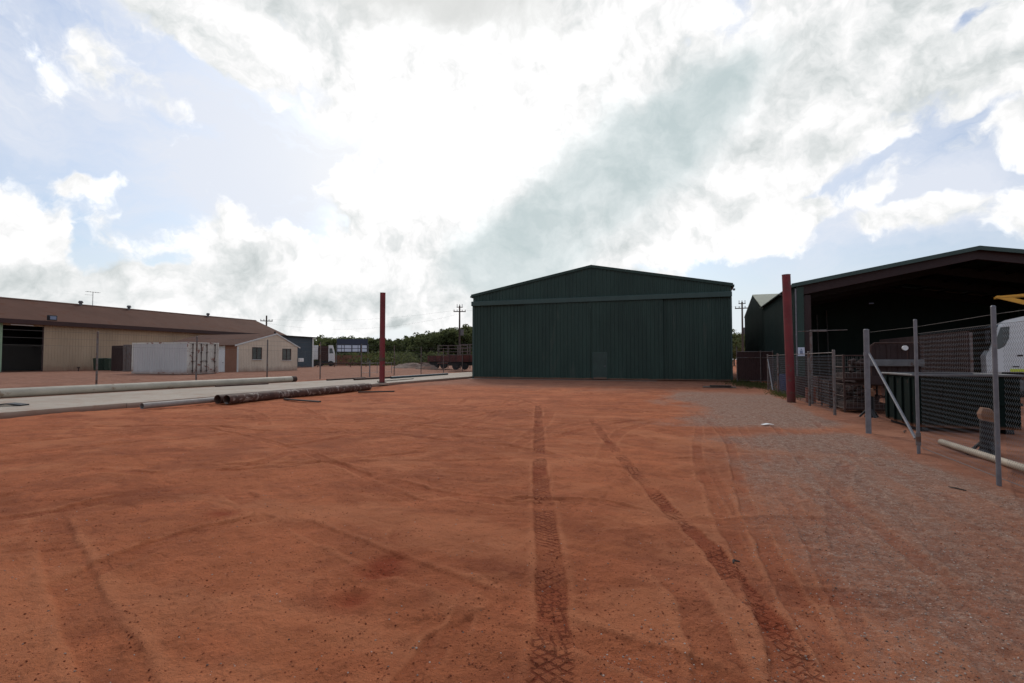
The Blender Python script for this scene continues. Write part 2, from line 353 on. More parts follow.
def terrain(x, y, r):
    """height and colour masks"""
    x = np.asarray(x, float); y = np.asarray(y, float)
    # left yard sits higher than the open dirt; kerb strip between
    up = .14*sstep(-23.9, -25.2, x)+.26*sstep(-26.5, -36, x)
    up = up+.3*sstep(50, 75, y)*sstep(-18, -17, -x)*0
    far = sstep(52, 70, y)*.2*(1-sstep(-23.9, -25.2, x))
    near = 1-sstep(38, 70, r)
    h = (fbm(x/3.3, y/3.3, 3, 3)-.5)*.10+(fbm(x/.9, y/.85, 3, 5)-.5)*.05
    # wind-blown ripples and drifts
    w = fbm(x/1.8+3, y/1.8, 3, 21)
    dr = np.abs(fbm(x/1.3+w*2.6, y/1.2+w*2.4, 4, 9)-.5)*2
    h = h-(1-np.clip(dr*5, 0, 1))**2*.013*sstep(2.5, 6, r)
    h = h+(np.abs(fbm(x/.55+w*3, y/.5-w*2, 3, 19)-.5)*2-.3)*.028*(1-sstep(20, 40, r))*sstep(.45, .62, fbm(x/2.6, y/2.2, 2, 23))
    h = h+(fbm(x/.16, y/.16, 3, 13)-.5)*.020*(1-sstep(14, 30, r))
    h = h+(fbm(x/.05, y/.05, 2, 14)-.5)*.009*(1-sstep(5, 10, r))
    cl = fbm(x/.045, y/.045, 2, 31); h = h+np.clip(cl-.62, 0, 1)*.022*(1-sstep(6, 12, r))*(.35+sstep(.42, .6, fbm(x/.8, y/.8, 3, 77)))
    fresh = np.zeros_like(x)
    dry = sstep(.55, .70, fbm(x/1.9+8, y/1.1, 5, 101, .55))*.7+sstep(.60, .72, fbm(x/.7, y/.55+4, 5, 103, .6))*.5
    rp = fbm(x/.8+w*3.0, y/.22+w*1.5, 4, 113, .55); rpm = sstep(3.5, 8, r)*(1-sstep(28, 40, r))*sstep(.38, .6, fbm(x/3.1, y/2.4, 3, 117))
    h = h+(.5-np.abs(rp-.5)*2)*.020*rpm; dry = dry+sstep(.03, .0, np.abs(rp-.5))*.5*rpm
    tu = np.zeros_like(x); tv = np.zeros_like(x); tm = np.zeros_like(x)
    patchy = fbm(x/.45, y/.45, 3, 41)
    for pts, hw, dep, lug, fr in TR:
        P = np.array(pts); s0 = 0.0
        bx0, bx1, by0, by1 = P[:, 0].min()-.8, P[:, 0].max()+.8, P[:, 1].min()-.8, P[:, 1].max()+.8
        sel = np.nonzero((x > bx0) & (x < bx1) & (y > by0) & (y < by1))
        X = x[sel]; Y = y[sel]; dm = np.full(X.shape, 9.); sm = np.zeros_like(X); gm = np.zeros_like(X)
        for a, b in zip(P[:-1], P[1:]):
            d = b-a; L = np.hypot(*d)
            if L < 1e-6: continue
            t = np.clip(((X-a[0])*d[0]+(Y-a[1])*d[1])/L**2, 0, 1)
            ex = X-a[0]-t*d[0]; ey = Y-a[1]-t*d[1]; dd = np.hypot(ex, ey)
            c = dd < dm; dm = np.where(c, dd, dm); sm = np.where(c, s0+t*L, sm)
            gm = np.where(c, np.sign(ex*d[1]-ey*d[0])*dd, gm); s0 += L
        tot = s0
        kk = dm < .75
        if not kk.any(): continue
        sel = tuple(q_[kk] for q_ in sel); X = X[kk]; Y = Y[kk]; dm = dm[kk]; sm = sm[kk]; gm = gm[kk]
        wob = (fbm(X/.35, Y/.35, 4, 51, .65)-.5)*.11
        dm2 = np.abs(dm+wob*.6)
        ends = sstep(0, .8, sm)*sstep(0, .5, tot-sm+.3)
        amt = sstep(.36, .56, fbm(X/.9+hw*50, Y/.9, 3, 61)+.16*(fr > .8)+.04)*ends
        inside = (1-sstep(hw*.85, hw*1.15, dm2))
        rim = np.exp(-((dm2-hw*1.35)/(hw*.3))**2)
        dh = -dep*inside+dep*.55*rim*(.5+patchy[sel])
        if lug:
            k = (X*0+sm)+wob*.8
            pa = ((k+gm*.8)/.078) % 1; pb = ((k-gm*.8)/.078+.37) % 1
            line = lambda p: sstep(.62, .86, np.abs(p-.5)*2)
            mixn = fbm(X/.5, Y/.7, 2, 73)
            lg = np.clip(line(pa)*sstep(.30, .5, mixn)+line(pb)*sstep(.66, .46, mixn), 0, 1)
            vis = sstep(.36, .52, fbm(X/.30, Y/.30, 3, 71)+.06*lug)*inside
            nearT = dm < hw*1.9
            tu[sel] = np.where(nearT, k, tu[sel]); tv[sel] = np.where(nearT, gm, tv[sel]); tm[sel] = np.maximum(tm[sel], nearT*inside*np.clip(ends*lug*fr*1.6, 0, 1)*sstep(.36, .54, fbm(X/.30, Y/.30, 3, 71)+.06*lug))
            dh = dh-lg*.004*lug*vis+rim*(.5-patchy[sel]+.2)*.004
            solid = sstep(.44, .66, fbm(X/.8+7, Y/1.1, 4, 66, .6))
            fresh[sel] += fr*inside*amt*np.clip(.10+.65*solid, 0, 1)
        dry[sel] = np.clip(dry[sel]+amt*(rim*1.0*patchy[sel]-inside*.5)*(dep > 0), 0, 1.2)
        if dep < 0: dry[sel] = np.clip(dry[sel]+inside*.9, 0, 1.2)
        h[sel] += dh*np.clip(amt+.08, 0, 1)
    fresh = np.clip(fresh, 0, 1)
    # trodden hollow with clods left of the middle track
    for (px, py, rr, dp) in ((378, 572, .14, .035), (352, 602, .10, .025), (390, 560, .10, .02), (223, 516, .12, .01)):
        gx, gy = gpt(px, py); d2 = ((x-gx)**2+(y-gy)**2)/rr**2
        h = h-dp*np.exp(-d2)+dp*.4*np.exp(-(np.sqrt(d2)-1.5)**2*6)*(patchy*1.4)
        fresh = np.clip(fresh+np.exp(-d2*.6)*.9, 0, 1)
    # gravel
    n = fbm(x/1.3, y/2.0, 5, 81, .6); n2 = fbm(x/.5, y/1.6, 4, 83)
    edge = .25-.10*np.clip(y-8, 0, 16)+(n-.5)*3.4
    g = sstep(edge-.8, edge+1.6, x)*(1-sstep(3.3, 3.9, x+(n2-.5)*.7))*(1-sstep(26, 33, y+n*5))
    band = np.exp(-((y-(12.2+.35*(x))+(n-.5)*1.2)/.75)**2)*.9+np.exp(-((y-9.6-.2*x+(n2-.5))/.35)**2)*.35
    g = g*np.clip(1-band, 0, 1)
    streak = fbm(x/.22, y/2.4, 3, 87)
    g = g*np.clip(.72+.35*sstep(.35, .65, streak)+.25*sstep(8, 14, y), 0, 1)*(.60+.4*sstep(3.5, 13, y))
    h = h*(1-.35*g)+g*(fbm(x/.03, y/.03, 2, 91)-.5)*.008*(1-sstep(6, 12, r))
    # pale dusty apron before the big shed, dull yard beyond the strip
    ap = (1-sstep(.5, 3.0, np.abs(x+6.5)-9.3+(n-.5)*3))*sstep(24, 33, y+(n-.5)*7)*(1-sstep(39, 60, y)*.3)
    dull = np.clip(ap*.8+sstep(-23.5, -26, x)+.55*sstep(-.6, 2.4, x+(n-.5)*2)*(1-sstep(24, 30, y))+.22*sstep(3.2, 4.2, x), 0, 1)
    h = h*near*(1-.75*ap)+up+far
    # keep the dirt down under the concrete strip and under the big shed
    under = sstep(-17.45, -17.75, x)*(1-sstep(-23.9, -24.3, x))
    h = h-under*.05*(1-sstep(60, 80, r))
    sh = sstep(-18.2, -17.4, x)*(1-sstep(3.0, 3.6, x))*sstep(40.1, 40.6, y)
    h = h*(1-sh)-.02*sh
    return h, np.clip(g, 0, 1), np.clip(fresh, 0, 1), dull, np.clip(dry, 0, 1), tu, tv, tm
def gz(x, y):
    a = np.array([[float(x)]]); b = np.array([[float(y)]])
    return float(terrain(a, b, np.hypot(a, b))[0][0, 0])

# ------------------------------------------------------------------ ground sheet
def ground():
    th = np.concatenate([np.linspace(-180, -80, 40)[:-1], np.linspace(-80, -66, 60)[:-1], np.linspace(-66, 30, 960)[:-1], np.linspace(30, 60, 120)[:-1], np.linspace(60, 180, 40)])[:-1]
    rr = np.concatenate([[.02, .3, .6, .9, 1.2], np.geomspace(1.4, 16, 560), np.geomspace(16.1, 75, 190), np.geomspace(78, 6000, 40)])
    T, Rr = np.meshgrid(np.radians(th), rr)
    x = Rr*np.sin(T); y = Rr*np.cos(T)
    h, g, fr, du, dy, tu, tv, tm = terrain(x, y, Rr)
    nT, nR = len(th), len(rr)
    co = np.stack([x, y, h], -1).reshape(-1, 3).astype(np.float32)
    i = np.arange(nR-1)[:, None]*nT; j = np.arange(nT)[None, :]; j2 = (j+1) % nT
    q = np.stack([i+j, i+nT+j, i+nT+j2, i+j2], -1).reshape(-1, 4)[:, ::-1]
    me = bpy.data.meshes.new('ground')
    me.vertices.add(len(co)); me.vertices.foreach_set('co', co.ravel())
    me.loops.add(q.size); me.loops.foreach_set('vertex_index', q.ravel().astype(np.int32))
    me.polygons.add(len(q)); me.polygons.foreach_set('loop_start', (np.arange(len(q))*4).astype(np.int32))
    me.update(calc_edges=True)
    me.polygons.foreach_set('use_smooth', np.ones(len(q), bool))
    for nm, a in (('gravel', g), ('fresh', fr), ('dull', du), ('dry', dy), ('tread_u', tu), ('tread_v', tv), ('tread', tm)):
        at = me.attributes.new(nm, 'FLOAT', 'POINT'); at.data.foreach_set('value', a.ravel().astype(np.float32))
    m, nt, b, o = nt_new('red_dirt')
    pos = N(nt, 'ShaderNodeNewGeometry').outputs['Position']
    A = lambda nm: N(nt, 'ShaderNodeAttribute', attribute_name=nm).outputs['Fac']
    mp = N(nt, 'ShaderNodeMapping'); mp.inputs['Scale'].default_value = (.75, 1.0, 1); mp.inputs['Rotation'].default_value = (0, 0, .35)
    nt.links.new(pos, mp.inputs[0])
    n1 = noise(nt, .45, 7, .62, mp.outputs[0], .5); n2 = noise(nt, 1.7, 7, .65, mp.outputs[0], .8); n3 = noise(nt, 9, 6, .7, pos)
    n7_ = noise(nt, 17, 5, .75, pos)
    n4 = noise(nt, 55, 4, .7, pos); n5 = noise(nt, 190, 3, .6, pos)
    c = mixc(nt, ramp(nt, n1.outputs[0], .36, .62).outputs[0], (.33, .092, .037), (.51, .158, .064))
    c = mixc(nt, mth(nt, 'MULTIPLY', ramp(nt, n2.outputs[0], .45, .68).outputs[0], .75), c, (.60, .180, .075))
    c = mixc(nt, mth(nt, 'MULTIPLY', ramp(nt, n3.outputs[0], .5, .7).outputs[0], .4), c, (.22, .060, .028))
    mp2 = N(nt, 'ShaderNodeMapping'); mp2.inputs['Scale'].default_value = (.7, 1.25, 1); mp2.inputs['Rotation'].default_value = (0, 0, -.5); nt.links.new(pos, mp2.inputs[0])
    n6 = noise(nt, 1.1, 8, .7, mp2.outputs[0], 1.2)
    c = mixc(nt, mth(nt, 'MULTIPLY', ramp(nt, n6.outputs[0], .50, .64).outputs[0], .5), c, (.27, .075, .034))
    sp = ramp(nt, n4.outputs[0], .58, .68).outputs[0]
    c = mixc(nt, mth(nt, 'MULTIPLY', sp, .75), c, (.13, .036, .018))
    sl = ramp(nt, n5.outputs[0], .62, .70).outputs[0]
    c = mixc(nt, mth(nt, 'MULTIPLY', sl, .6), c, (.42, .23, .15))
    c = mixc(nt, mth(nt, 'MULTIPLY', A('dry'), mth(nt, 'MULTIPLY_ADD', n3.outputs[0], .6, .15)), c, (.66, .25, .115))
    # dull dusty areas
    dd = mixc(nt, ramp(nt, n2.outputs[0], .35, .65).outputs[0], (.21, .105, .070), (.33, .185, .128))
    c = mixc(nt, mth(nt, 'MULTIPLY', A('dull'), .8), c, dd)
    # gravel
    vo = N(nt, 'ShaderNodeTexVoronoi'); vo.inputs['Scale'].default_value = 62; nt.links.new(pos, vo.inputs['Vector'])
    gs = N(nt, 'ShaderNodeSeparateColor'); nt.links.new(vo.outputs['Color'], gs.inputs[0])
    gc = mixc(nt, gs.outputs[0], (.20, .130, .096), (.50, .375, .29))
    gc = mixc(nt, ramp(nt, n3.outputs[0], .42, .62).outputs[0], gc, (.24, .125, .085))
    ga = mth(nt, 'ADD', A('gravel'), mth(nt, 'ADD', mth(nt, 'MULTIPLY_ADD', n7_.outputs[0], .9, -.45), mth(nt, 'MULTIPLY_ADD', n4.outputs[0], .5, -.25)))
    gm = ramp(nt, ga, .18, .85).outputs[0]
    c = mixc(nt, mth(nt, 'MULTIPLY', gm, .8), c, gc)
    fm = mth(nt, 'MULTIPLY', A('fresh'), mth(nt, 'MULTIPLY_ADD', n3.outputs[0], .7, .5), clamp=True)
    c = mixc(nt, fm, c, (.30, .052, .019))
    wobn = mth(nt, 'MULTIPLY_ADD', n3.outputs[0], .024, -.012)
    def groove(sgn, off):
        u = mth(nt, 'ADD', mth(nt, 'MULTIPLY_ADD', A('tread_v'), .85*sgn, A('tread_u')), wobn)
        f = mth(nt, 'FRACT', mth(nt, 'ADD', mth(nt, 'DIVIDE', u, .082), off+100.0))
        t_ = mth(nt, 'MULTIPLY', mth(nt, 'ABSOLUTE', mth(nt, 'SUBTRACT', f, .5)), 2.0)
        q = N(nt, 'ShaderNodeMapRange', interpolation_type='SMOOTHSTEP'); q.inputs[1].default_value = .66; q.inputs[2].default_value = .86; nt.links.new(t_, q.inputs[0]); return q.outputs[0]
    g1 = mth(nt, 'MULTIPLY', groove(1, 0), ramp(nt, n2.outputs[0], .34, .46).outputs[0]); g2 = mth(nt, 'MULTIPLY', groove(-1, .4), mth(nt, 'SUBTRACT', 1.0, ramp(nt, n2.outputs[0], .54, .66).outputs[0]))
    brk = ramp(nt, n7_.outputs[0], .38, .5).outputs[0]
    gr = mth(nt, 'MULTIPLY', mth(nt, 'MULTIPLY', mth(nt, 'MAXIMUM', g1, g2), A('tread')), brk)
    c = mixc(nt, mth(nt, 'MULTIPLY', gr, .7), c, (.19, .034, .014))
    nt.links.new(c, b.inputs['Base Color']); b.inputs['Roughness'].default_value = .95
    b.inputs['Specular IOR Level'].default_value = .12
    hh = mth(nt, 'ADD', mth(nt, 'MULTIPLY', n4.outputs[0], .9), mth(nt, 'ADD', mth(nt, 'MULTIPLY', n5.outputs[0], .25), mth(nt, 'MULTIPLY', n3.outputs[0], 1.6)))
    n7 = noise(nt, 24, 5, .75, pos); hh = mth(nt, 'ADD', hh, mth(nt, 'MULTIPLY', n7.outputs[0], 1.5))
    hh = mth(nt, 'ADD', hh, mth(nt, 'MULTIPLY', mth(nt, 'MULTIPLY', vo.outputs['Distance'], gm), -.35))
    hh = mth(nt, 'MULTIPLY_ADD', gr, -.7, hh)
    bp = N(nt, 'ShaderNodeBump'); bp.inputs['Strength'].default_value = 1.0; bp.inputs['Distance'].default_value = .022
    nt.links.new(hh, bp.inputs['Height']); nt.links.new(bp.outputs[0], b.inputs['Normal'])
    me.materials.append(m)
    ob = bpy.data.objects.new('ground', me); C.objects.link(ob)
    tag(ob, 'rutted red dirt yard with tyre tracks and grey gravel', 'ground', kind='structure')
ground()

# loose stones and clods (nobody could count them)
def scatter(name, label, cat, mat, n, fn, smin, smax, seed):
    rs = np.random.default_rng(seed)
    ph = (1+5**.5)/2
    iv = np.array([(-1, ph, 0), (1, ph, 0), (-1, -ph, 0), (1, -ph, 0), (0, -1, ph), (0, 1, ph), (0, -1, -ph), (0, 1, -ph), (ph, 0, -1), (ph, 0, 1), (-ph, 0, -1), (-ph, 0, 1)])/1.9
    fi = np.array([(0, 11, 5), (0, 5, 1), (0, 1, 7), (0, 7, 10), (0, 10, 11), (1, 5, 9), (5, 11, 4), (11, 10, 2), (10, 7, 6), (7, 1, 8), (3, 9, 4), (3, 4, 2), (3, 2, 6), (3, 6, 8), (3, 8, 9), (4, 9, 5), (2, 4, 11), (6, 2, 10), (8, 6, 7), (9, 8, 1)])
    P = []
    while len(P) < n:
        k = n*2
        r = 1.7*np.exp(rs.random(k)*math.log(16/1.7)); t = np.radians(rs.uniform(-66, 30, k))
        x = r*np.sin(t); y = r*np.cos(t); h, g, fr, du = terrain(x[None], y[None], r[None])[:4]
        keep = rs.random(k) < fn(x, y, g[0], fr[0])
        keep &= (x > -17.4)
        for a, b, c in zip(x[keep], y[keep], h[0][keep]): P.append((a, b, c))
    P = np.array(P[:n]); s = smin*(smax/smin)**(rs.random(n)**2.2)
    V = []; Fc = []
    for k in range(n):
        j = iv*(1+rs.uniform(-.28, .28, iv.shape))*s[k]*np.array([1, rs.uniform(.6, 1), rs.uniform(.45, .8)])
        a = rs.uniform(0, 6.28); ca, sa = math.cos(a), math.sin(a)
        j = np.stack([j[:, 0]*ca-j[:, 1]*sa, j[:, 0]*sa+j[:, 1]*ca, j[:, 2]], -1)+P[k]+np.array([0, 0, s[k]*.2])
        V.append(j); Fc.append(fi+12*k)
    me = bpy.data.meshes.new(name); me.from_pydata(np.concatenate(V).tolist(), [], np.concatenate(Fc).tolist()); me.update()
    me.materials.append(mat); ob = bpy.data.objects.new(name, me); C.objects.link(ob)
    tag(ob, label, cat, kind='stuff')
def islandmat(name, a, b_):
    m, nt, b, o = nt_new(name); g = N(nt, 'ShaderNodeNewGeometry')
    nt.links.new(mixc(nt, g.outputs['Random Per Island'], a, b_), b.inputs['Base Color']); b.inputs['Roughness'].default_value = .95; b.inputs['Specular IOR Level'].default_value = .05
    return m
scatter('gravel_stones', 'loose grey gravel stones strewn over the right of the yard', 'gravel', islandmat('stone', (.12, .075, .055), (.55, .42, .34)), 22000,
        lambda x, y, g, f: .02+.9*g, .0018, .008, 5)
scatter('dirt_clods', 'small crumbled red dirt clods lying beside the tyre tracks', 'clods', islandmat('clod', (.14, .040, .020), (.34, .11, .055)), 22000,
        lambda x, y, g, f: (.10+.9*f+.5*(fbm(x/.6, y/.6, 3, 77) > .52))*(1-.6*g)*.6, .0015, .0085, 6)

# ------------------------------------------------------------------ concrete strip
def strip():
    mb = MB(); ys = [-30]+list(np.arange(-24, 120, 6.0))
    for i in range(len(ys)-1):
        mb.box(-24.05+random.uniform(-.02, .02), -17.68+random.uniform(-.015, .015), ys[i]+.006, ys[i+1]-.006, -.12, .15+random.uniform(-.004, .004))
    tag(mb.build('concrete_strip', 'concrete'), 'long pale concrete slab strip beside the red dirt', 'concrete slab', kind='structure')
strip()
# apron slab in front of the big shed doors
mb = MB(); mb.box(-17.3, -2.2, 38.6, 40.36, -.1, .012)
tag(mb.build('apron_slab', 'concrete'), 'dusty concrete apron at the foot of the green shed doors', 'concrete slab', kind='structure')

# ------------------------------------------------------------------ big green shed
X0, X1, YF, YB = -17.46, 3.03, 40.5, 64.5
XR = (X0+X1)/2; HE, HR = 7.10, 9.02
gab = lambda u: HE+(HR-HE)*(1-abs((X0+u)-XR)/((X1-X0)/2))
T = Thing('green_shed', (XR, YF, 0), 'large dark green gabled metal shed with closed sliding doors', 'shed')
W = X1-X0; TRK = 6.42
T.part('gable_wall', MB().ribs((X0, YF), (1, 0), (0, -1), W, TRK, gab, .3, .045), 'shed_green')
sw = MB()
sw.ribs((X0, YB), (0, -1), (-1, 0), YB-YF-.06, 0, HE, .25, .03)
T.part('side_wall', sw, 'shed_green')
T.part('side_wall', MB().ribs((X1, YF+.06), (0, 1), (1, 0), YB-YF-.06, 0, HE, .25, .03), 'shed_green')
T.part('rear_wall', MB().ribs((X1-.05, YB), (-1, 0), (0, 1), W-.1, 0, lambda u: gab(W-u)-.02, .25, .03), 'shed_green')
rf = MB()
for s in (-1, 1):
    xe = XR+s*(W/2+.12); ze = HE-.02
    rf.prism([(XR, HR+.03), (xe, ze+.03), (xe, ze+.09), (XR, HR+.09)], 'y', YF-.10, YB+.1)
T.part('roof', rf, 'trim_green')
bt = MB()
for s in (-1, 1):
    xe = XR+s*(W/2+.14)
    bt.prism([(XR, HR-.10), (xe, HE-.15), (xe, HE+.075), (XR, HR+.12)], 'y', YF-.14, YF-.105)
T.part('barge_trim', bt, 'door_green')
for a_ in (X0-.22, X1+.10): T.part('gutter', MB().box(a_, a_+.12, YF-.13, YB, HE-.18, HE-.03), 'trim_green')
tk = MB(); tk.bbox(X0-.04, X1+.04, YF-.36, YF-.035, 6.16, 6.55, .03)
T.part('track_cover', tk, 'trim_green')
for a_ in (X0-.04, X1-.10): T.part('corner_trim', MB().box(a_, a_+.14, YF-.06, YF-.033, 0, 6.16), 'trim_green')
dx = [X0+.12, -12.75, -7.3, -1.77, X1-.12]
for i in range(4):
    yy = YF-.05 if i in (0, 3) else YF-.21
    a, b = dx[i]-(.25 if i == 3 else 0), dx[i+1]+(.25 if i == 0 else 0)
    if i == 2:
        a += .03
        dmb = MB().ribs((a, yy), (1, 0), (0, -1), .17, .05, 6.2, .17, .03).ribs((a+1.28, yy), (1, 0), (0, -1), b-a-1.28, .05, 6.2, .3, .045)
        dmb.ribs((a+.17, yy), (1, 0), (0, -1), 1.11, 2.17, 6.2, .28, .045)
    else: dmb = MB().ribs((a, yy), (1, 0), (0, -1), b-a, .05, 6.2, .3, .045)
    d = T.part('sliding_door', dmb, 'door_green')
    fr = MB()
    for xx in (a, b-.07): fr.box(xx, xx+.07, yy-.060, yy-.046, .05, 6.2)
    fr.box(a+.07, b-.07, yy-.060, yy-.046, .05, .14) if i != 2 else fr.box(a+1.30, b-.07, yy-.060, yy-.046, .05, .14)
    T.part('door_frame', fr, 'door_green', d)
    if i == 2:
        T.part('personnel_door', MB().box(a+.20, a+1.25, yy-.03, yy-.012, .08, 2.13), 'personnel_green', d)
        pf = MB().box(a+.15, a+.20, yy-.05, yy-.01, .06, 2.18).box(a+1.25, a+1.30, yy-.05, yy-.01, .06, 2.18).box(a+.20, a+1.25, yy-.05, yy-.01, 2.13, 2.18)
        T.part('personnel_door_frame', pf, 'trim_green', d)
        T.part('door_handle', MB().tube((a+1.14, yy-.05, 1.0), (a+1.14, yy-.05, 1.16), .015).tube((a+1.14, yy-.05, 1.08), (a+1.02, yy-.06, 1.08), .012), 'galv', d)
    if i == 3:
        T.part('door_handle', MB().box(a+.12, a+.16, yy-.07, yy-.045, 1.0, 1.3), 'galv', d)
T.part('outside_lamp', MB().bbox(X1+.10, X1+.26, YF-.3, YF-.12, 6.62, 6.76, .02), 'galv')

# dark boards lying at its right corner
for (a, b, z, rot, lb) in ((.0, 1.75, .0, .02, 'grey weathered board lying flat at the right foot of the green shed'), (.35, 1.5, .07, -.06, 'darker short board on top of the flat one by the green shed')):
    bx, by = gpt(703, 387.5); z0 = gz(bx+.8, by)+.01+z
    t = MB().bbox(a, b, 0, .34, 0, .065, .01); o = t.build('plank', 'wood_dark' if z else 'wood_grey', loc=(bx, by, z0)); o.rotation_euler.z = rot
    tag(o, lb, 'board')

# ------------------------------------------------------------------ right open shed
AX0, AXR, AY0, AY1 = 5.36, 12.9, 30.0, 42.2
AX1 = 2*AXR-AX0; AE, AR = 5.45, 6.80
T = Thing('open_shed', (AXR, AY0, 0), 'dark green open fronted shed with maroon steel frame on the right', 'shed')
slope = (AR-AE)/(AXR-AX0)
ag = lambda u: AE+(AR-AE)*(1-abs(AX0+u-AXR)/(AXR-AX0))
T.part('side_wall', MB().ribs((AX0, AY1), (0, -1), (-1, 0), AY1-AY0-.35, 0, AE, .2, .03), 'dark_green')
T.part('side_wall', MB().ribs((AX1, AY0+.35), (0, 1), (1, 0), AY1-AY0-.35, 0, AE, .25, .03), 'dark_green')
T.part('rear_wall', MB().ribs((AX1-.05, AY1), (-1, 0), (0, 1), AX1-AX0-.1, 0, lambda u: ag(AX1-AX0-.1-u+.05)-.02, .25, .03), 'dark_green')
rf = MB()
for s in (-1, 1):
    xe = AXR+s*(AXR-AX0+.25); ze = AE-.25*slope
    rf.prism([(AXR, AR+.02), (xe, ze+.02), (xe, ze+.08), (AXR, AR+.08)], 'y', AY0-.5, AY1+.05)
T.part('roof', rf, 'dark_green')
fb = MB()
for s in (-1, 1):
    xe = AXR+s*(AXR-AX0+.28); ze = AE-.28*slope
    fb.prism([(AXR, AR-.09), (xe, ze-.09), (xe, ze+.10), (AXR, AR+.10)], 'y', AY0-.56, AY0-.503)
T.part('barge_trim', fb, 'trim_green')
for k, yy in enumerate((AY0-.30, AY0+4, AY0+8, AY1-.3)):
    rm = MB()
    for s in (-1, 1):
        xe = AXR+s*(AXR-AX0-.04)
        rm.prism([(AXR, AR-.48), (xe, AE-.55), (xe, AE-.02), (AXR, AR-.02)], 'y', yy, yy+.16)
    rm.box(AX0+.33, AX0+.62, yy, yy+.16, 0, AE-.55).box(AX1-.62, AX1-.33, yy, yy+.16, 0, AE-.55)
    T.part('portal_frame', rm, 'maroon' if k == 0 else 'black')  # inner frames coloured black to carry the shade under the roof
pu = MB()
for k in range(6):
    for s in (-1, 1):
        x = AXR+s*(k+.6)*1.2; z = AR-abs(x-AXR)*slope-.02
        pu.box(x-.03, x+.03, AY0, AY1-.35, z-.16, z-.01)
T.part('purlins', pu, 'black', label='roof purlins')  # purlins black too, interior shade put into their colour
T.part('corner_column', MB().bbox(AX0-.03, AX0+.28, AY0-.42, AY0-.31, 0, AE-.12, .01), 'shed_green')
dp = T.part('downpipe', MB().tube((AX0-.07, AY0-.36, .1), (AX0-.07, AY0-.36, AE-.2), .045), 'galv', smooth=True)
sg = T.part('warning_sign', MB().bbox(AX0-.04, AX0+.27, AY0-.452, AY0-.424, 1.78, 2.22, .004), 'sign_white')
T.part('sign_symbol', MB().bbox(AX0+.05, AX0+.18, AY0-.458, AY0-.4525, 1.88, 2.06, .002).tube((AX0+.115, AY0-.4585, 2.12), (AX0+.115, AY0-.4525, 2.12), .035, 12), 'sign_grey', sg)
T.part('ceiling_lamp', MB().bbox(9.75, 10.0, 34, 34.2, 4.75, 4.82, .02), 'sign_grey')
# tall pipes leaning on its rear wall
for k, (x, a, b) in enumerate(((8.2, 3.1, 4.5), (8.75, 3.1, 4.8), (9.35, 3.3, 5.1))):
    o = MB().hollow((x, 41.2, 0.02), (x+.05, 41.9, b), .05, .006, 12).build('steel_tube', 'grey_steel', smooth=True)
    tag(o, 'upright pale steel tube leaning on the back wall of the open shed', 'tube', 'steel tubes leaning in the open shed')

# ------------------------------------------------------------------ second green shed behind it
T = Thing('cross_gabled_shed', (AX0, 48.5, 0), 'dark green shed with pale roof behind the open shed', 'shed')
BY0, BY1, BR = AY1+.3, 55.4, 48.2
bg = lambda u: (AE+(7.10-AE)*((BY1-u)-BY0)/(BR-BY0)) if BY1-u < BR else (7.10+(5.72-7.10)*((BY1-u)-BR)/(BY1-BR))
T.part('gable_wall', MB().ribs((AX0, BY1), (0, -1), (-1, 0), BY1-BY0, 0, bg, .2, .03), 'dark_green')
T.part('rear_wall', MB().ribs((16.05, BY0+.05), (0, 1), (1, 0), BY1-BY0-.1, 0, lambda u: bg(BY1-BY0-u-.05)-.02, .25, .03), 'dark_green')
T.part('side_wall', MB().ribs((AX0+.05, BY0), (1, 0), (0, -1), 10.6, 0, AE-.05, .25, .03), 'dark_green')
T.part('side_wall', MB().ribs((16, BY1), (-1, 0), (0, 1), 10.6, 0, 5.66, .25, .03), 'dark_green')
T.part('roof', MB().prism([(BY0-.1, AE-.01), (BR, 7.12), (BR, 7.18), (BY0-.1, AE+.05)], 'x', AX0-.06, 16.1).prism([(BR+.002, 7.12), (BY1+.1, 5.72), (BY1+.1, 5.78), (BR+.002, 7.18)], 'x', AX0-.06, 16.1), 'pale_roof')

# ------------------------------------------------------------------ big red steel poles
def pole(px, py, top, r, label, zb):
    x, y = gpt(px, py, zb)
    T = Thing('steel_pole', (x, y, zb), label, 'pole', 'tall red steel poles')
    T.part('shaft', MB().tube((x, y, zb-.3), (x, y, top-.02), r, 28), 'red_pole', smooth=True)
    T.part('cap', MB().tube((x, y, top-.02), (x, y, top), r*1.04, 28), 'red_pole', smooth=True)
    return T, x, y
T, x, y = pole(382, 383.3, 5.72, .165, 'tall red steel pole standing at the edge of the concrete strip', .14)
T.part('base_block', MB().tube((x, y, .05), (x, y, .17), .42, 20), 'concrete')
T.part('base_plate', MB().tube((x, y, .171), (x, y, .20), .27, 8), 'rust_edge')
T.part('chain', MB().tube((x, y, 1.5), (x, y, 1.72), .178, 20), 'rust_pipe_far')
T, x, y = pole(791.3, 402, 4.83, .148, 'tall red steel pole leaning slightly beside the right fence', 0)
T.o.rotation_euler = (0, R(-1.1), 0)
T.part('hook', MB().tube((x-.13, y, 4.05), (x-.26, y, 4.08), .012), 'galv')

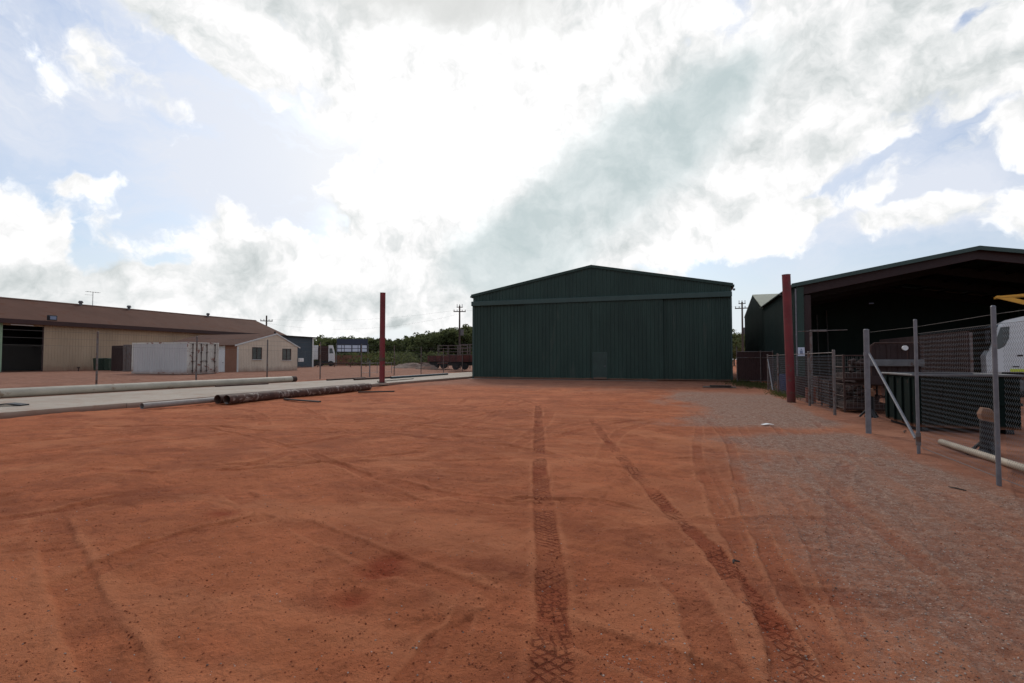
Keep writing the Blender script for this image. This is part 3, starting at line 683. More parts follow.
# ------------------------------------------------------------------ pipes on the left
def pipe(p, q, r, mat, label, cap=False, ring=False, t=.012, group=None, wob=.012):
    zb = Vector(p)
    L = Vector(q)-Vector(p)
    o = MB().hollow((0, 0, 0), L, r, t, 28, 22 if wob > .03 else 10, wob).build('steel_pipe', mat, smooth=True, loc=p)
    if cap:
        MB().tube(L*.0005, -L.normalized()*.0+L.normalized()*(-.02), r*.98, 24).build('end_cap', 'black', o)
    if ring: MB().hollow(L-L.normalized()*.35, L+L.normalized()*.03, r*1.03, .03, 24).build('end_ring', 'rust_edge', o, smooth=True)
    return tag(o, label, 'pipe', group)
pipe((-24.27, 4.0, .33), (-24.33, 27.1, .33), .185, 'pale_pipe', 'long pale cement coated pipe along the far edge of the concrete', wob=.01, ring=True)
zz = max(gz(-15.6, 14), gz(-15.7, 23))
pipe((-15.55, 14.0, .175), (-15.75, 22.9, .19), .165, 'rust_pipe', 'thick rusty brown pipe with white scale, nearest the dirt', wob=.03)
pipe((-15.93, 13.95, .175), (-16.12, 23.0, .19), .165, 'rust_pipe_far', 'thick rusty brown pipe on the strip side of its twin')
pipe((-16.33, 11.55, .13), (-16.5, 16.6, .13), .095, 'silver_pipe', 'thin silver pipe with a dark open end on red dirt')
mb = MB()
for a, b in ((16.9, 17.6), (20.2, 21.1)):
    pass
px0, py0 = gpt(287, 400.5); px1, py1 = gpt(316, 402.8)
o = MB().bbox(0, .16, 0, 2.2, 0, .05, .01).build('plank', 'wood_dark', loc=(px0, py0, gz(px0, py0)+.02)); o.rotation_euler.z = -math.atan2(px1-px0, py1-py0)
tag(o, 'dark flat timber sticking out from under the rusty pipes', 'board')
px0, py0 = gpt(358, 393)
o = MB().bbox(0, .14, 0, 1.7, 0, .06, .01).build('plank', 'wood_dark', loc=(px0, py0, gz(px0, py0)+.02)); o.rotation_euler.z = -.9
tag(o, 'short dark board in the dirt near the red pole', 'board')
for (a, b, rr, mt, lb) in (((-22.3, 30.6, .20), (-22.5, 40.5, .20), .055, 'grey_steel', 'slim grey pipe on the strip beyond the red pole'),
                       ((-22.0, 30.2, .22), (-21.7, 38.0, .22), .07, 'rust_pipe_far', 'dark rusty pipe on the strip just beyond the red pole'),
                       ((-21.2, 33.6, .24), (-21.6, 44.0, .24), .09, 'steel_blue', 'blue grey pipe lying on the far concrete'),
                       ((-23.4, 29.1, .2), (-23.5, 33.6, .2), .06, 'rust_pipe_far', 'short rusty pipe at the back edge of the concrete strip'),
                       ((-18.9, 28.4, .19), (-19.3, 33.6, .19), .045, 'pale_pipe', 'pale thin pipe beside the base of the red pole'),
                       ((-23.7, 20.6, .19), (-23.3, 23.8, .19), .045, 'rust_pipe_far', 'thin dark pipe resting against the long pale pipe')):
    pipe(a, b, rr, mt, lb)
o = MB().prism([(0, 0), (.5, .05), (.9, .0), (.9, .04), (.5, .09), (0, .04)], 'y', 0, .35).build('plank', 'black', loc=(-20.4, 9.7, .155)); o.rotation_euler.z = .5
tag(o, 'short black offcut on the concrete at the left edge', 'board')

# ------------------------------------------------------------------ chain link
def mesh_panel(L, H, cell, r, cz=None, z0=.06):
    """woven diamond mesh: zigzag wires, length L along +y, height H"""
    cz = cz or cell; mb = MB(); nz = int(H/(cz/2)); V = []; Fs = []
    n = int(L/cell)
    for k in range(n):
        for s in (0, 1):
            y0 = k*cell+s*cell/2*0
            pts = []
            for j in range(nz+1):
                yy = k*cell+(cell/2 if (j+s) % 2 else 0)+ (cell/2 if s and 0 else 0)
                if s: yy = k*cell+(cell/2 if j % 2 == 0 else cell)
                pts.append((.002*(1 if j % 2 else -1), yy, z0+j*cz/2))
            o = len(V)
            for p in pts:
                V += [(p[0]-r, p[1]-r*.7, p[2]), (p[0]+r, p[1]-r*.7, p[2]), (p[0], p[1]+r, p[2])]
            for j in range(nz):
                for i in range(3):
                    a = o+3*j+i; b = o+3*j+(i+1) % 3
                    Fs.append((a, b, b+3, a+3))
    mb.add(V, Fs); return mb
def post_mb(x, y, z0, h, r, cap=True):
    mb = MB().tube((x, y, z0-.2), (x, y, h), r, 14)
    if cap:
        mb.tube((x, y, h), (x, y, h+.02), r*1.12, 14, r*.6)
    return mb
# left fence beyond the strip
T = Thing('chain_link_fence', (-25.5, 15.95, .14), 'long chain link fence beyond the concrete strip and pale pipe', 'fence')
pm = post_mb(0, 0, 0, 2.72, .042)
pme = None; mme = None
for k in range(-2, 9):
    y = 15.95+5*k
    if pme is None:
        o = pm.build('post', 'galv_rusty', T.o, smooth=True); pme = o
    else: o = pme.copy(); C.objects.link(o)
    o.location = (0, 5*k, 0)
    if k < 8 and k not in (4,):
        if mme is None:
            m0 = mesh_panel(5, 1.95, .12, .0012).build('wire_mesh', 'wire', T.o); mme = m0
        else: m0 = mme.copy(); C.objects.link(m0)
        m0.location = (0, 5*k, .05)
for z in (2.05, 2.35, 2.65):
    T.part('strand_wire', MB().tube((-25.5, 5.95, .14+z), (-25.5, 55.95, .14+z), .006, 4), 'wire')
T = Thing('tube_gate', (-25.62, 38.4, .14), 'low pale tube gate in the left fence near the red pole', 'gate')
g_ = MB()
for z in (.35, 1.15): g_.tube((-25.62, 36.1, .14+z), (-25.62, 40.7, .14+z), .014, 8)
for yv in (36.1, 38.4, 40.7): g_.tube((-25.62, yv, .14+.2), (-25.62, yv, .14+1.25), .022, 8)
T.part('frame', g_, 'galv'); T.part('gate_post', MB().bbox(-25.68, -25.60, 37.3, 37.38, 0, 1.5, .01), 'galv')
for k, (yy, xx) in enumerate(((41.9, -25.9), (44.0, -26.2))):
    pass

# right tall fence
FX = 3.74
T = Thing('tall_wire_fence', (FX, 8.29, 0), 'tall galvanised chain link fence in the right foreground', 'fence')
T.part('post', post_mb(FX-.02, 13.2, -.1, 2.25, .055), 'galv', smooth=True, label='thick galvanised end post')
for yy in (10.68, 8.27, 5.8, 3.3):
    T.part('post', post_mb(FX, yy, -.1, 2.28, .027), 'galv', smooth=True)
T.part('brace', MB().tube((FX, 13.1, 1.72), (FX-.0, 10.80, .22), .024, 12), 'galv', smooth=True)
T.part('brace_clamp', MB().tube((FX-.02, 13.2, 1.68), (FX-.02, 13.2, 1.76), .063, 14), 'galv', smooth=True)
T.part('post_clamp', MB().tube((FX, 10.68, .12), (FX, 10.68, .34), .040, 14), 'galv_rusty', smooth=True)
for yy, L in ((5.84, 2.4), (8.31, 2.4), (3.34, 2.4)):
    mp = mesh_panel(L, 2.0, .098, .0018, .070); mp.v = [(a+FX+.05, b+yy, c) for a, b, c in mp.v]
    T.part('wire_mesh', mp, 'wire')
T.part('strand_wire', MB().poly([(FX+.045, 13.2, 2.2), (FX+.045, 10.72, 2.17), (FX+.045, 8.27, 2.19), (FX+.045, 5.8, 2.18), (FX+.045, 3.3, 2.18)], .0025, 5), 'wire')
T.part('tension_wire', MB().poly([(FX+.055, 10.72, 2.05), (FX+.055, 8.27, 2.06), (FX+.055, 5.8, 2.05), (FX+.055, 3.3, 2.05)], .0028, 5), 'wire')
T.part('tension_wire', MB().poly([(FX+.055, 10.72, .08), (FX+.055, 8.27, .07), (FX+.055, 5.8, .08), (FX+.055, 3.3, .08)], .004, 5), 'wire')
# low fence farther back
T = Thing('low_wire_fence', (3.95, 16.9, 0), 'lower rusty chain link fence running back past the red pole', 'fence')
for k, yy in enumerate((16.9, 20.1, 23.3, 26.6, 29.8)):
    T.part('post', post_mb(3.95, yy, -.1, 1.86, .04), 'galv_rusty', smooth=True)
    if k < 4:
        mp = mesh_panel(3.2, 1.7, .09, .0014); mp.v = [(a+3.99, b+yy, c) for a, b, c in mp.v]; T.part('wire_mesh', mp, 'wire')
T.part('top_rail', MB().tube((3.95, 16.9, 1.80), (3.95, 29.8, 1.80), .012, 8), 'galv_rusty')
T.part('brace', MB().tube((3.95, 29.7, 1.6), (3.9, 27.9, .1), .03, 8), 'galv', smooth=True)
# cross fence closing the gap between the sheds
T = Thing('sheet_gate', (4.1, 37.6, 0), 'dark metal gate closing the gap between the green sheds', 'gate')
T.part('panel', MB().ribs((3.12, 37.6), (1, 0), (0, -1), 2.15, .15, 2.1, .12, .03), 'brown_trim')
for z_ in (2.12, 1.72, .2): T.part('rail', MB().tube((3.1, 37.52, z_), (5.3, 37.52, z_), .023, 8), 'galv_rusty')
for xx in (3.1, 4.55, 5.28): T.part('post', MB().tube((xx, 37.5, -.1), (xx, 37.5, 2.5 if xx < 4 else 2.2), .035, 10), 'galv_rusty')

# T pole behind the low fence
x, y = 4.25, 21.2
T = Thing('t_post', (x, y, 0), 'grey steel post with a crossbar behind the low fence', 'post')
T.part('upright', MB().tube((x, y, -.1), (x, y, 2.6), .042, 12), 'galv_rusty', smooth=True)
T.part('crossbar', MB().tube((x-.42, y, 2.63), (x+1.15, y, 2.66), .012, 8).bbox(x-.03, x+.5, y-.04, y+.04, 2.61, 2.68, .01), 'galv_rusty')

# white pvc pipe behind the tall fence
o = MB().hollow((0, 0, 0), (.05, -5.2, 0), .056, .006, 24, 6, .01).build('plastic_pipe', 'pvc', smooth=True, loc=(4.47, 11.75, gz(4.5, 11)+.075))
tag(o, 'cream plastic pipe lying on dirt behind the tall fence', 'pipe')

# ------------------------------------------------------------------ yard things behind the right fence
# green skip
T = Thing('steel_skip', (5.7, 14.9, 0), 'dark green steel skip bin with a pale rim behind the fence', 'skip bin')
sx0, sx1, sy0, sy1 = 4.85, 6.75, 14.0, 15.85
mb = MB(); t = .05
mb.box(sx0, sx1, sy0, sy0+t, .08, 1.22).box(sx0, sx1, sy1-t, sy1, .08, 1.22).box(sx0, sx0+t, sy0+t, sy1-t, .08, 1.22).box(sx1-t, sx1, sy0+t, sy1-t, .08, 1.22).box(sx0+t, sx1-t, sy0+t, sy1-t, .08, .13)
T.part('bin', mb, 'skip_green')
rb = MB()
for k in range(5): rb.bbox(sx0+.1+k*.41, sx0+.17+k*.41, sy0-.04, sy0-.002, .1, 1.18, .01)
for k in range(4): rb.bbox(sx0-.04, sx0-.002, sy0+.15+k*.48, sy0+.22+k*.48, .1, 1.18, .01)
rb.box(sx0-.02, sx1+.02, sy0-.05, sy0-.003, .60, .66)
T.part('stiffener', rb, 'skip_green')
T.part('rim', MB().bbox(sx0-.06, sx1+.06, sy0-.06, sy0+.06, 1.222, 1.27, .01).bbox(sx0-.06, sx0+.06, sy0+.06, sy1+.06, 1.222, 1.27, .01).bbox(sx0+.06, sx1+.06, sy1-.06, sy1+.06, 1.222, 1.27, .01).bbox(sx1-.06, sx1+.06, sy0+.06, sy1-.06, 1.222, 1.27, .01), 'grey_steel')
for a_ in (sx0+.1, sx1-.25): T.part('skid', MB().box(a_, a_+.15, sy0+.05, sy1-.05, -.02, .08), 'black')

# maroon machine with headboard frame, beam and round lamp
T = Thing('trailer', (6.4, 18, 0), 'maroon trailer with tubular frame, grey beam and round white lamp behind the skip', 'trailer')
tx0, tx1, ty = 5.0, 6.45, 17.6
T.part('bed', MB().bbox(tx0, tx1, ty, ty+3.6, .85, 1.12, .02), 'maroon_sheet')
T.part('headboard', MB().ribs((tx0+.05, ty+.12), (1, 0), (0, -1), tx1-tx0-.1, 1.12, 2.05, .3, .03), 'maroon_sheet')
T.part('beam', MB().bbox(tx0-.05, tx1-.12, ty-.10, ty-.005, 1.40, 1.60, .02), 'grey_steel')
fr = MB().poly([(tx0+.05, ty-.03, 1.12), (tx0+.05, ty-.03, 1.98), (tx0+.15, ty-.03, 2.08), (tx1-.25, ty-.03, 2.08), (tx1-.15, ty-.03, 1.98), (tx1-.15, ty-.03, 1.12)], .022, 10)
fr.tube((tx0+.95, ty-.03, 1.6), (tx0+.95, ty-.03, 1.95), .014, 8)
T.part('frame', fr, 'rust_edge')
T.part('lamp', MB().tube((5.86, ty-.17, 1.93), (5.86, ty-.10, 1.93), .07, 20).tube((5.86, ty-.10, 1.93), (5.86, ty-.02, 1.93), .05, 12), 'white_paint', smooth=True)
for xx in (tx0+.15, tx1-.35):
    w = T.part('wheel', MB().tube((xx, ty+2.0, .36), (xx+.22, ty+2.0, .36), .36, 24), 'rubber', smooth=True)
    T.part('hub', MB().tube((xx-.01, ty+2.0, .36), (xx+.23, ty+2.0, .36), .16, 16), 'grey_steel', w)
T.part('drawbar', MB().poly([(tx0+.4, ty+.1, .8), (5.75, ty-1.1, .6), (tx1-.4, ty+.1, .8)], .04, 8).tube((5.75, ty-1.05, -.02), (5.75, ty-1.05, .65), .035, 8), 'rust_edge')
# maroon sheet fence deeper in the yard
T = Thing('sheet_fence', (8.3, 19.8, 0), 'maroon corrugated sheet fence leading back into the open shed', 'fence')
T.part('panel', MB().ribs((8.3, 27.6), (0, -1), (-1, 0), 7.8, .05, 2.5, .12, .03), 'maroon_sheet')
for yy in (19.8, 22.4, 25, 27.6): T.part('post', MB().box(8.33, 8.4, yy-.04, yy+.04, -.1, 2.45), 'galv_rusty')

# jack stands
def stand(x, y, label, s=1.0):
    T = Thing('jack_stand', (x, y, gz(x, y)), label, 'stand', 'rusty topped stands behind the fence')
    z = gz(x, y)
    mb = MB()
    mb.tube((x, y, z-.02), (x, y, z+.12*s), .17, 14, .10).tube((x, y, z+.12*s), (x, y, z+.62*s), .10, 14, .085)
    for a in (.6, 2.7, 4.8): mb.tube((x+.26*math.cos(a)*s, y+.26*math.sin(a)*s, z), (x+.05*math.cos(a), y+.05*math.sin(a), z+.25*s), .028, 8)
    T.part('legs', mb, 'black')
    vs = [(-.12, -.1, 0), (.10, -.12, -.03), (.13, .1, 0), (-.1, .12, .02), (-.15, -.11, .13), (.11, -.13, .11), (.15, .12, .14), (-.13, .11, .12), (-.09, -.07, .24), (.08, -.08, .21), (.1, .08, .23), (-.07, .09, .25)]
    m2 = MB(); m2.add([(x+a*.72, y+b*.8, z+.60*s+c*.85) for a, b, c in vs], [(3, 2, 1, 0), (8, 9, 10, 11)]+[(k*4+i, k*4+(i+1) % 4, k*4+4+(i+1) % 4, k*4+4+i) for k in (0, 1) for i in range(4)])
    T.part('block', m2, 'rusty_orange')
stand(4.72, 10.75, 'dark stand topped by a rusty orange block near the cream pipe')
stand(4.72, 16.55, 'dark stand topped by a rusty orange block left of the green skip')

# wire stillages with scrap
def stillage(name, x0, y0, z0, w, d, h, label, cat='wire cage'):
    T = Thing(name, (x0, y0, z0), label, cat, 'wire cages of scrap behind the low fence')
    mb = MB()
    for a in (x0, x0+w):
        for b in (y0, y0+d): T.part('upright', MB().bbox(a-.025, a+.025, b-.025, b+.025, z0, z0+h, .005), 'rust_edge')
        mb = MB()
    for z in (z0+.12, z0+h*.55, z0+h-.03):
        mb.tube((x0+.03, y0, z), (x0+w-.03, y0, z), .018, 6).tube((x0+.03, y0+d, z), (x0+w-.03, y0+d, z), .018, 6).tube((x0, y0+.03, z), (x0, y0+d-.03, z), .018, 6).tube((x0+w, y0+.03, z), (x0+w, y0+d-.03, z), .018, 6)
    T.part('rail', mb, 'rust_edge')
    mb = MB()
    for k in range(1, int(w/.11)):
        for b in (y0, y0+d): mb.tube((x0+k*.11, b, z0+.12), (x0+k*.11, b, z0+h-.03), .004, 4)
    for k in range(1, int(d/.11)):
        for a in (x0, x0+w): mb.tube((a, y0+k*.11, z0+.12), (a, y0+k*.11, z0+h-.03), .004, 4)
    for j in range(1, int(h/.11)):
        z = z0+.05+j*.11
        mb.tube((x0, y0, z), (x0+w, y0, z), .004, 4).tube((x0, y0, z), (x0, y0+d, z), .004, 4)
    T.part('wire_mesh', mb, 'wire')
    T.part('base', MB().box(x0+.03, x0+w-.03, y0+.03, y0+d-.03, z0+.08, z0+.115), 'rust_edge')
    # scrap inside: its own object
    s = MB(); rr = random.Random(int(x0*100+y0*7+z0*3))
    for k in range(26):
        a = Vector((x0+rr.uniform(.1, w-.1), y0+rr.uniform(.1, d-.1), z0+.15+rr.random()*(h*.62))); L = rr.uniform(.15, .4)
        dv = Vector((rr.uniform(-1, 1), rr.uniform(-1, 1), rr.uniform(-.5, .5))).normalized()*L*.5
        p, q = a-dv, a+dv
        for v in (p, q):
            v.x = min(max(v.x, x0+.1), x0+w-.1); v.y = min(max(v.y, y0+.1), y0+d-.1); v.z = min(max(v.z, z0+.18), z0+h-.1)
        s.tube(p, q, rr.uniform(.025, .085), 9)
    s.box(x0+.06, x0+w-.06, y0+.06, y0+d-.06, z0+.12, z0+.3)
    o = s.build('scrap_metal', 'rust_edge'); tag(o, label.replace('wire cage', 'rusty scrap heap inside the wire cage').replace('caged ', ''), 'scrap', 'scrap heaps in the cages', 'stuff')
stillage('wire_cage', 4.45, 17.9, .0, 1.15, 1.1, .88, 'bottom wire cage nearest the thick galvanised post')
stillage('wire_cage', 4.45, 17.95, .9, 1.15, 1.1, .85, 'wire cage stacked on top of the one nearest the galvanised post')
stillage('wire_cage', 4.4, 19.4, .0, 1.15, 1.1, .9, 'middle wire cage between stacked cages and the orange drum')
stillage('wire_cage', 4.75, 22.6, .0, 1.15, 1.1, .95, 'farthest wire cage beyond the crossbar post')
# drums
def drum(x, y, r, h, mat, label, g=None):
    T = Thing('drum', (x, y, 0), label, 'drum', g)
    mb = MB(); zs = [0, .02, h*.32, h*.335, h*.35, h*.65, h*.665, h*.68, h-.02, h]; rs = [r*.97, r, r, r*1.03, r, r, r*1.03, r, r, r*.97]
    for i in range(len(zs)-1): mb.tube((x, y, zs[i]), (x, y, zs[i+1]), rs[i], 20, rs[i+1], cap=False)
    mb.tube((x, y, h-.03), (x, y, h-.025), r*.96, 20)
    T.part('body', mb, mat, smooth=True); T.part('bung', MB().tube((x+r*.5, y, h-.03), (x+r*.5, y, h+.01), .03, 10), 'black')
drum(4.35, 21.95, .17, .55, 'orange', 'small orange drum standing behind the low fence by the crossbar post')
drum(4.55, 28.3, .29, .88, 'blue_plastic', 'blue plastic drum behind the far end of the low fence')
drum(5.0, 24.9, .29, .88, 'rusty_red', 'rusty red drum on the left of a pair behind the low fence')
drum(4.55, 24.5, .29, .88, 'rust_edge', 'brown rusted drum on the right of a pair behind the low fence')
# litter
x, y = gpt(767.5, 426)
o = MB()
o.add([(-.14, -.05, .012), (.0, -.07, .03), (.15, -.04, .01), (.13, .06, .02), (.0, .05, .04), (-.13, .07, .01), (-.14, -.05, .008), (.0, -.07, .026), (.15, -.04, .006), (.13, .06, .016), (.0, .05, .036), (-.13, .07, .006)],
      [(0, 1, 4, 5), (1, 2, 3, 4), (11, 10, 7, 6), (10, 9, 8, 7), (0, 6, 7, 1), (1, 7, 8, 2), (2, 8, 9, 3), (3, 9, 10, 4), (4, 10, 11, 5), (5, 11, 6, 0)])
o = o.build('paper_scrap', 'litter', loc=(x, y, gz(x, y)+.005)); o.rotation_euler.z = .5
tag(o, 'crumpled white scrap of paper on the gravel', 'litter')
for i, (px, py, rot, L) in enumerate(((736, 563, .9, .07), (957, 490, 2.2, .2), (905, 431, 1.2, .5))):
    x, y = gpt(px, py)
    o = MB().poly([(-L/2, 0, .012), (0, .02, .02), (L/2, -.01, .012)], .01, 6, [.006, .011, .005]).build('twig', 'wood_dark', loc=(x, y, gz(x, y))); o.rotation_euler.z = rot
    tag(o, ('thin dark twig on the dirt right of the second tyre track', 'dark twig on the gravel before the nearest fence post', 'long dark stick at the foot of the fence brace')[i], 'twig')

# ------------------------------------------------------------------ truck at the open shed
def truck():
    x0, y0 = 0.0, 0.0
    T = Thing('crane_truck', (0, 0, 0), 'white cab truck carrying a yellow crane boom before the open shed', 'truck')
    # cab, front to -x
    prof = [(x0, 1.0), (x0-.02, 1.75), (x0+.10, 2.0), (x0+.42, 3.12), (x0+.62, 3.28), (x0+1.5, 3.5), (x0+1.6, 3.42), (x0+1.6, 1.0), (x0+1.35, 1.0), (x0+1.25, 1.28), (x0+.55, 1.28), (x0+.45, 1.0)]
    T.part('cab', MB().prism(prof, 'y', y0+.06, y0+2.36).prism([(x0+.14, 2.05), (x0+.46, 3.06), (x0+1.55, 3.4), (x0+1.55, 1.06), (x0+.1, 1.06)], 'y', y0, y0+.062), 'white_paint')
    d = T.part('side_window', MB().prism([(x0+.20, 2.05), (x0+.46, 2.98), (x0+.74, 3.0), (x0+.72, 2.5), (x0+.56, 2.15), (x0+.40, 2.05)], 'y', y0-.012, y0-.001), 'glass')
    T.part('windscreen', MB().prism([(x0+.095, 2.02), (x0+.40, 3.08), (x0+.385, 3.085), (x0+.08, 2.025)], 'y', y0+.18, y0+2.24), 'glass')
    T.part('door_handle', MB().bbox(x0+.95, x0+1.12, y0-.03, y0-.002, 1.74, 1.80, .005).bbox(x0+.8, x0+1.0, y0-.03, y0-.002, 1.28, 1.32, .005), 'black')
    T.part('mirror', MB().bbox(x0-.05, x0+.08, y0-.32, y0-.16, 2.3, 2.85, .02).tube((x0+.02, y0-.2, 2.8), (x0+.35, y0+.01, 2.9), .015, 6), 'black')
    T.part('sun_visor', MB().bbox(x0+.14, x0+.42, y0+.15, y0+2.27, 3.02, 3.08, .01), 'steel_blue')
    T.part('reflective_strip', MB().bbox(x0+.72, x0+1.5, y0-.014, y0-.002, 1.08, 1.20, .003), 'hivis')
    T.part('bumper', MB().bbox(x0-.10, x0+.42, y0+.05, y0+2.37, .55, .98, .04), 'white_paint')
    for yy in (y0+.2, y0+1.92): T.part('headlight', MB().bbox(x0-.13, x0-.095, yy, yy+.3, .65, .85, .01), 'glass')
    T.part('air_intake', MB().bbox(x0+1.63, x0+1.83, y0+.1, y0+.45, 1.9, 2.55, .03), 'black')
    T.part('exhaust', MB().tube((x0+2.2, y0+.3, 1.2), (x0+2.2, y0+.3, 3.6), .07, 14), 'grey_steel', smooth=True)
    T.part('chassis', MB().bbox(x0+.3, x0+7.4, y0+.7, y0+.9, .75, 1.0, .01).bbox(x0+.3, x0+7.4, y0+1.5, y0+1.7, .75, 1.0, .01), 'black')
    T.part('deck', MB().bbox(x0+2.9, x0+7.6, y0, y0+2.4, 1.08, 1.25, .02), 'grey_steel')
    for xx in (x0+.95, x0+5.2, x0+6.5):
        for yy in (y0+.04, y0+2.08):
            w = T.part('wheel', MB().tube((xx, yy, .5), (xx, yy+.28, .5), .5, 28), 'rubber', smooth=True)
            T.part('rim', MB().tube((xx, yy-.008, .5), (xx, yy+.288, .5), .27, 20), 'grey_steel', w)
    # crane: column and A-shaped boom reaching forward over the cab
    T.part('crane_column', MB().bbox(x0+2.35, x0+2.8, y0+.26, y0+.6, 1.1, 4.3, .03), 'yellow')
    bm = MB()
    bm.prism([(x0+.35, 4.26), (x0+4.6, 4.36), (x0+4.6, 4.52), (x0+.35, 4.34)], 'y', y0+.1, y0+.25)
    bm.prism([(x0+.38, 4.255), (x0+.85, 4.255), (x0+4.6, 2.75), (x0+4.6, 2.58)], 'y', y0+.1, y0+.25)
    bm.prism([(x0+.35, 4.26), (x0+4.6, 4.36), (x0+4.6, 4.52), (x0+.35, 4.34)], 'y', y0+.6, y0+.75)
    for xx in (x0+.4, x0+1.6, x0+3.2): bm.box(xx, xx+.1, y0+.252, y0+.598, 4.31, 4.37)
    T.part('boom', bm, 'yellow')
    T.o.location = (12.25, 27.7, 0); T.o.rotation_euler.z = R(-19)
    T.part('ram', MB().tube((x0+2.6, y0+1.2, 3.0), (x0+1.6, y0+1.2, 4.3), .06, 12), 'rusty_red', smooth=True)
truck()

# ------------------------------------------------------------------ long building on the left
def long_building():
    g = .38; X = -62.6; XRi = -69.0; XB = -75.4; Y0, Y1 = 18.0, 67.0; E, Rg = 5.62, 8.12
    T = Thing('long_shed', (X, 42, g), 'long cream metal shed with a brown roof and open doorway', 'shed')
    a, b = 30.72, 34.05
    T.part('front_wall', MB().ribs((X, 38.4), (0, 1), (1, 0), Y1-38.4, g-.1, E-.1, .3, .035).ribs((X-.01, a), (0, 1), (1, 0), b-a, 4.95, E-.1, .3, .03), 'cream_wall')
    T.part('front_wall', MB().ribs((X, Y0), (0, 1), (1, 0), a-Y0, g-.1, E-.1, .3, .035), 'pale_green', label='pale green wall left of the doorway')
    T.part('sliding_door', MB().ribs((X+.08, b), (0, 1), (1, 0), 38.4-b, g-.05, E-.35, .28, .035), 'cream_wall')
    T.part('rear_wall', MB().ribs((XB, Y1), (0, -1), (-1, 0), Y1-Y0, g-.1, E-.1, .3, .03), 'cream_wall')
    T.part('interior_shade_panel', MB().box(X-5.2, X-5.1, Y0+1, Y1-1, g+.03, E+.6), 'black')  # added black sheet stands in for the shade seen through the doorway
    gw = MB()
    L = X-XB
    f = lambda u: E-.1+(Rg-E)*(1-abs(u-L/2)/(L/2))
    gw.ribs((XB+.02, Y0), (1, 0), (0, -1), L-.04, g-.1, f, .3, .03).ribs((X-.02, Y1), (-1, 0), (0, 1), L-.04, g-.1, f, .3, .03)
    T.part('gable_wall', gw, 'cream_wall')
    sl = (Rg-E)/(X-XRi)
    rf = T.part('roof', MB().prism([(XRi, Rg), (X+.7, E-.7*sl), (X+.7, E-.7*sl+.07), (XRi, Rg+.07)], 'y', Y0-.5, Y1+.5).prism([(XRi-.002, Rg), (XB-.7, E-.7*sl), (XB-.7, E-.7*sl+.07), (XRi-.002, Rg+.07)], 'y', Y0-.5, Y1+.5), 'brown_roof')
    T.part('ridge_cap', MB().prism([(XRi-.3, Rg-.02), (XRi, Rg+.11), (XRi+.3, Rg-.02), (XRi+.3, Rg+.0), (XRi, Rg+.14), (XRi-.3, Rg+.0)], 'y', Y0-.5, Y1+.5), 'brown_roof', rf)
    T.part('fascia', MB().box(X+.705, X+.76, Y0-.5, Y1+.5, E-.7*sl-.24, E-.7*sl+.20), 'brown_trim')
    T.part('soffit', MB().box(X+.12, X+.70, Y0-.4, Y1+.4, E-.7*sl-.16, E-.7*sl-.12), 'brown_trim')
    T.part('door_track', MB().bbox(X+.12, X+.26, a-.3, 38.6, E-.42, E-.28, .01), 'brown_trim')
    T.part('door_jamb', MB().box(X-.02, X+.07, b-.12, b-.002, g, 4.94), 'maroon')
    T.part('strip_light', MB().bbox(X+.2, X+.34, 31.2, 33.0, 4.96, 5.06, .01), 'white_paint')
    fl = T.part('floodlight', MB().bbox(X+.5, X+.85, 34.0, 34.75, 5.62, 6.15, .03), 'black')
    T.part('lens', MB().bbox(X+.852, X+.87, 34.1, 34.65, 5.7, 6.05, .01), 'sign_grey', fl)
    for yy in (41.0, 46.6, 58.2):
        v = T.part('roof_vent', MB().tube((XRi+.3, yy, Rg-.2), (XRi+.3, yy, Rg+.3), .16, 14).tube((XRi+.3, yy, Rg+.3), (XRi+.3, yy, Rg+.5), .27, 14, .18).tube((XRi+.3, yy, Rg+.24), (XRi+.3, yy, Rg+.3), .2, 14, .27), 'grey_steel', rf, smooth=True)
    T.part('floor', MB().box(XB+.1, X-.06, Y0+.1, Y1-.1, g-.12, g+.02), 'rust_edge')  # dark floor colour deepens the shade inside the doorway
    # tv antenna
    x, y = XRi+.3, 42.3
    A = Thing('tv_antenna', (x, y, Rg), 'thin television antenna standing on the brown roof ridge', 'antenna')
    A.part('mast', MB().tube((x, y, Rg-.1), (x, y, Rg+1.75), .03, 8), 'grey_steel')
    am = MB().tube((x, y-.75, Rg+1.7), (x, y+.75, Rg+1.72), .02, 6)
    for k in range(6): am.tube((x-.3, y-.7+k*.28, Rg+1.71), (x+.3, y-.7+k*.28, Rg+1.71), .012, 5)
    am.tube((x, y-.9, Rg+1.3), (x, y+.0, Rg+1.34), .014, 5)
    A.part('elements', am, 'grey_steel')
long_building()
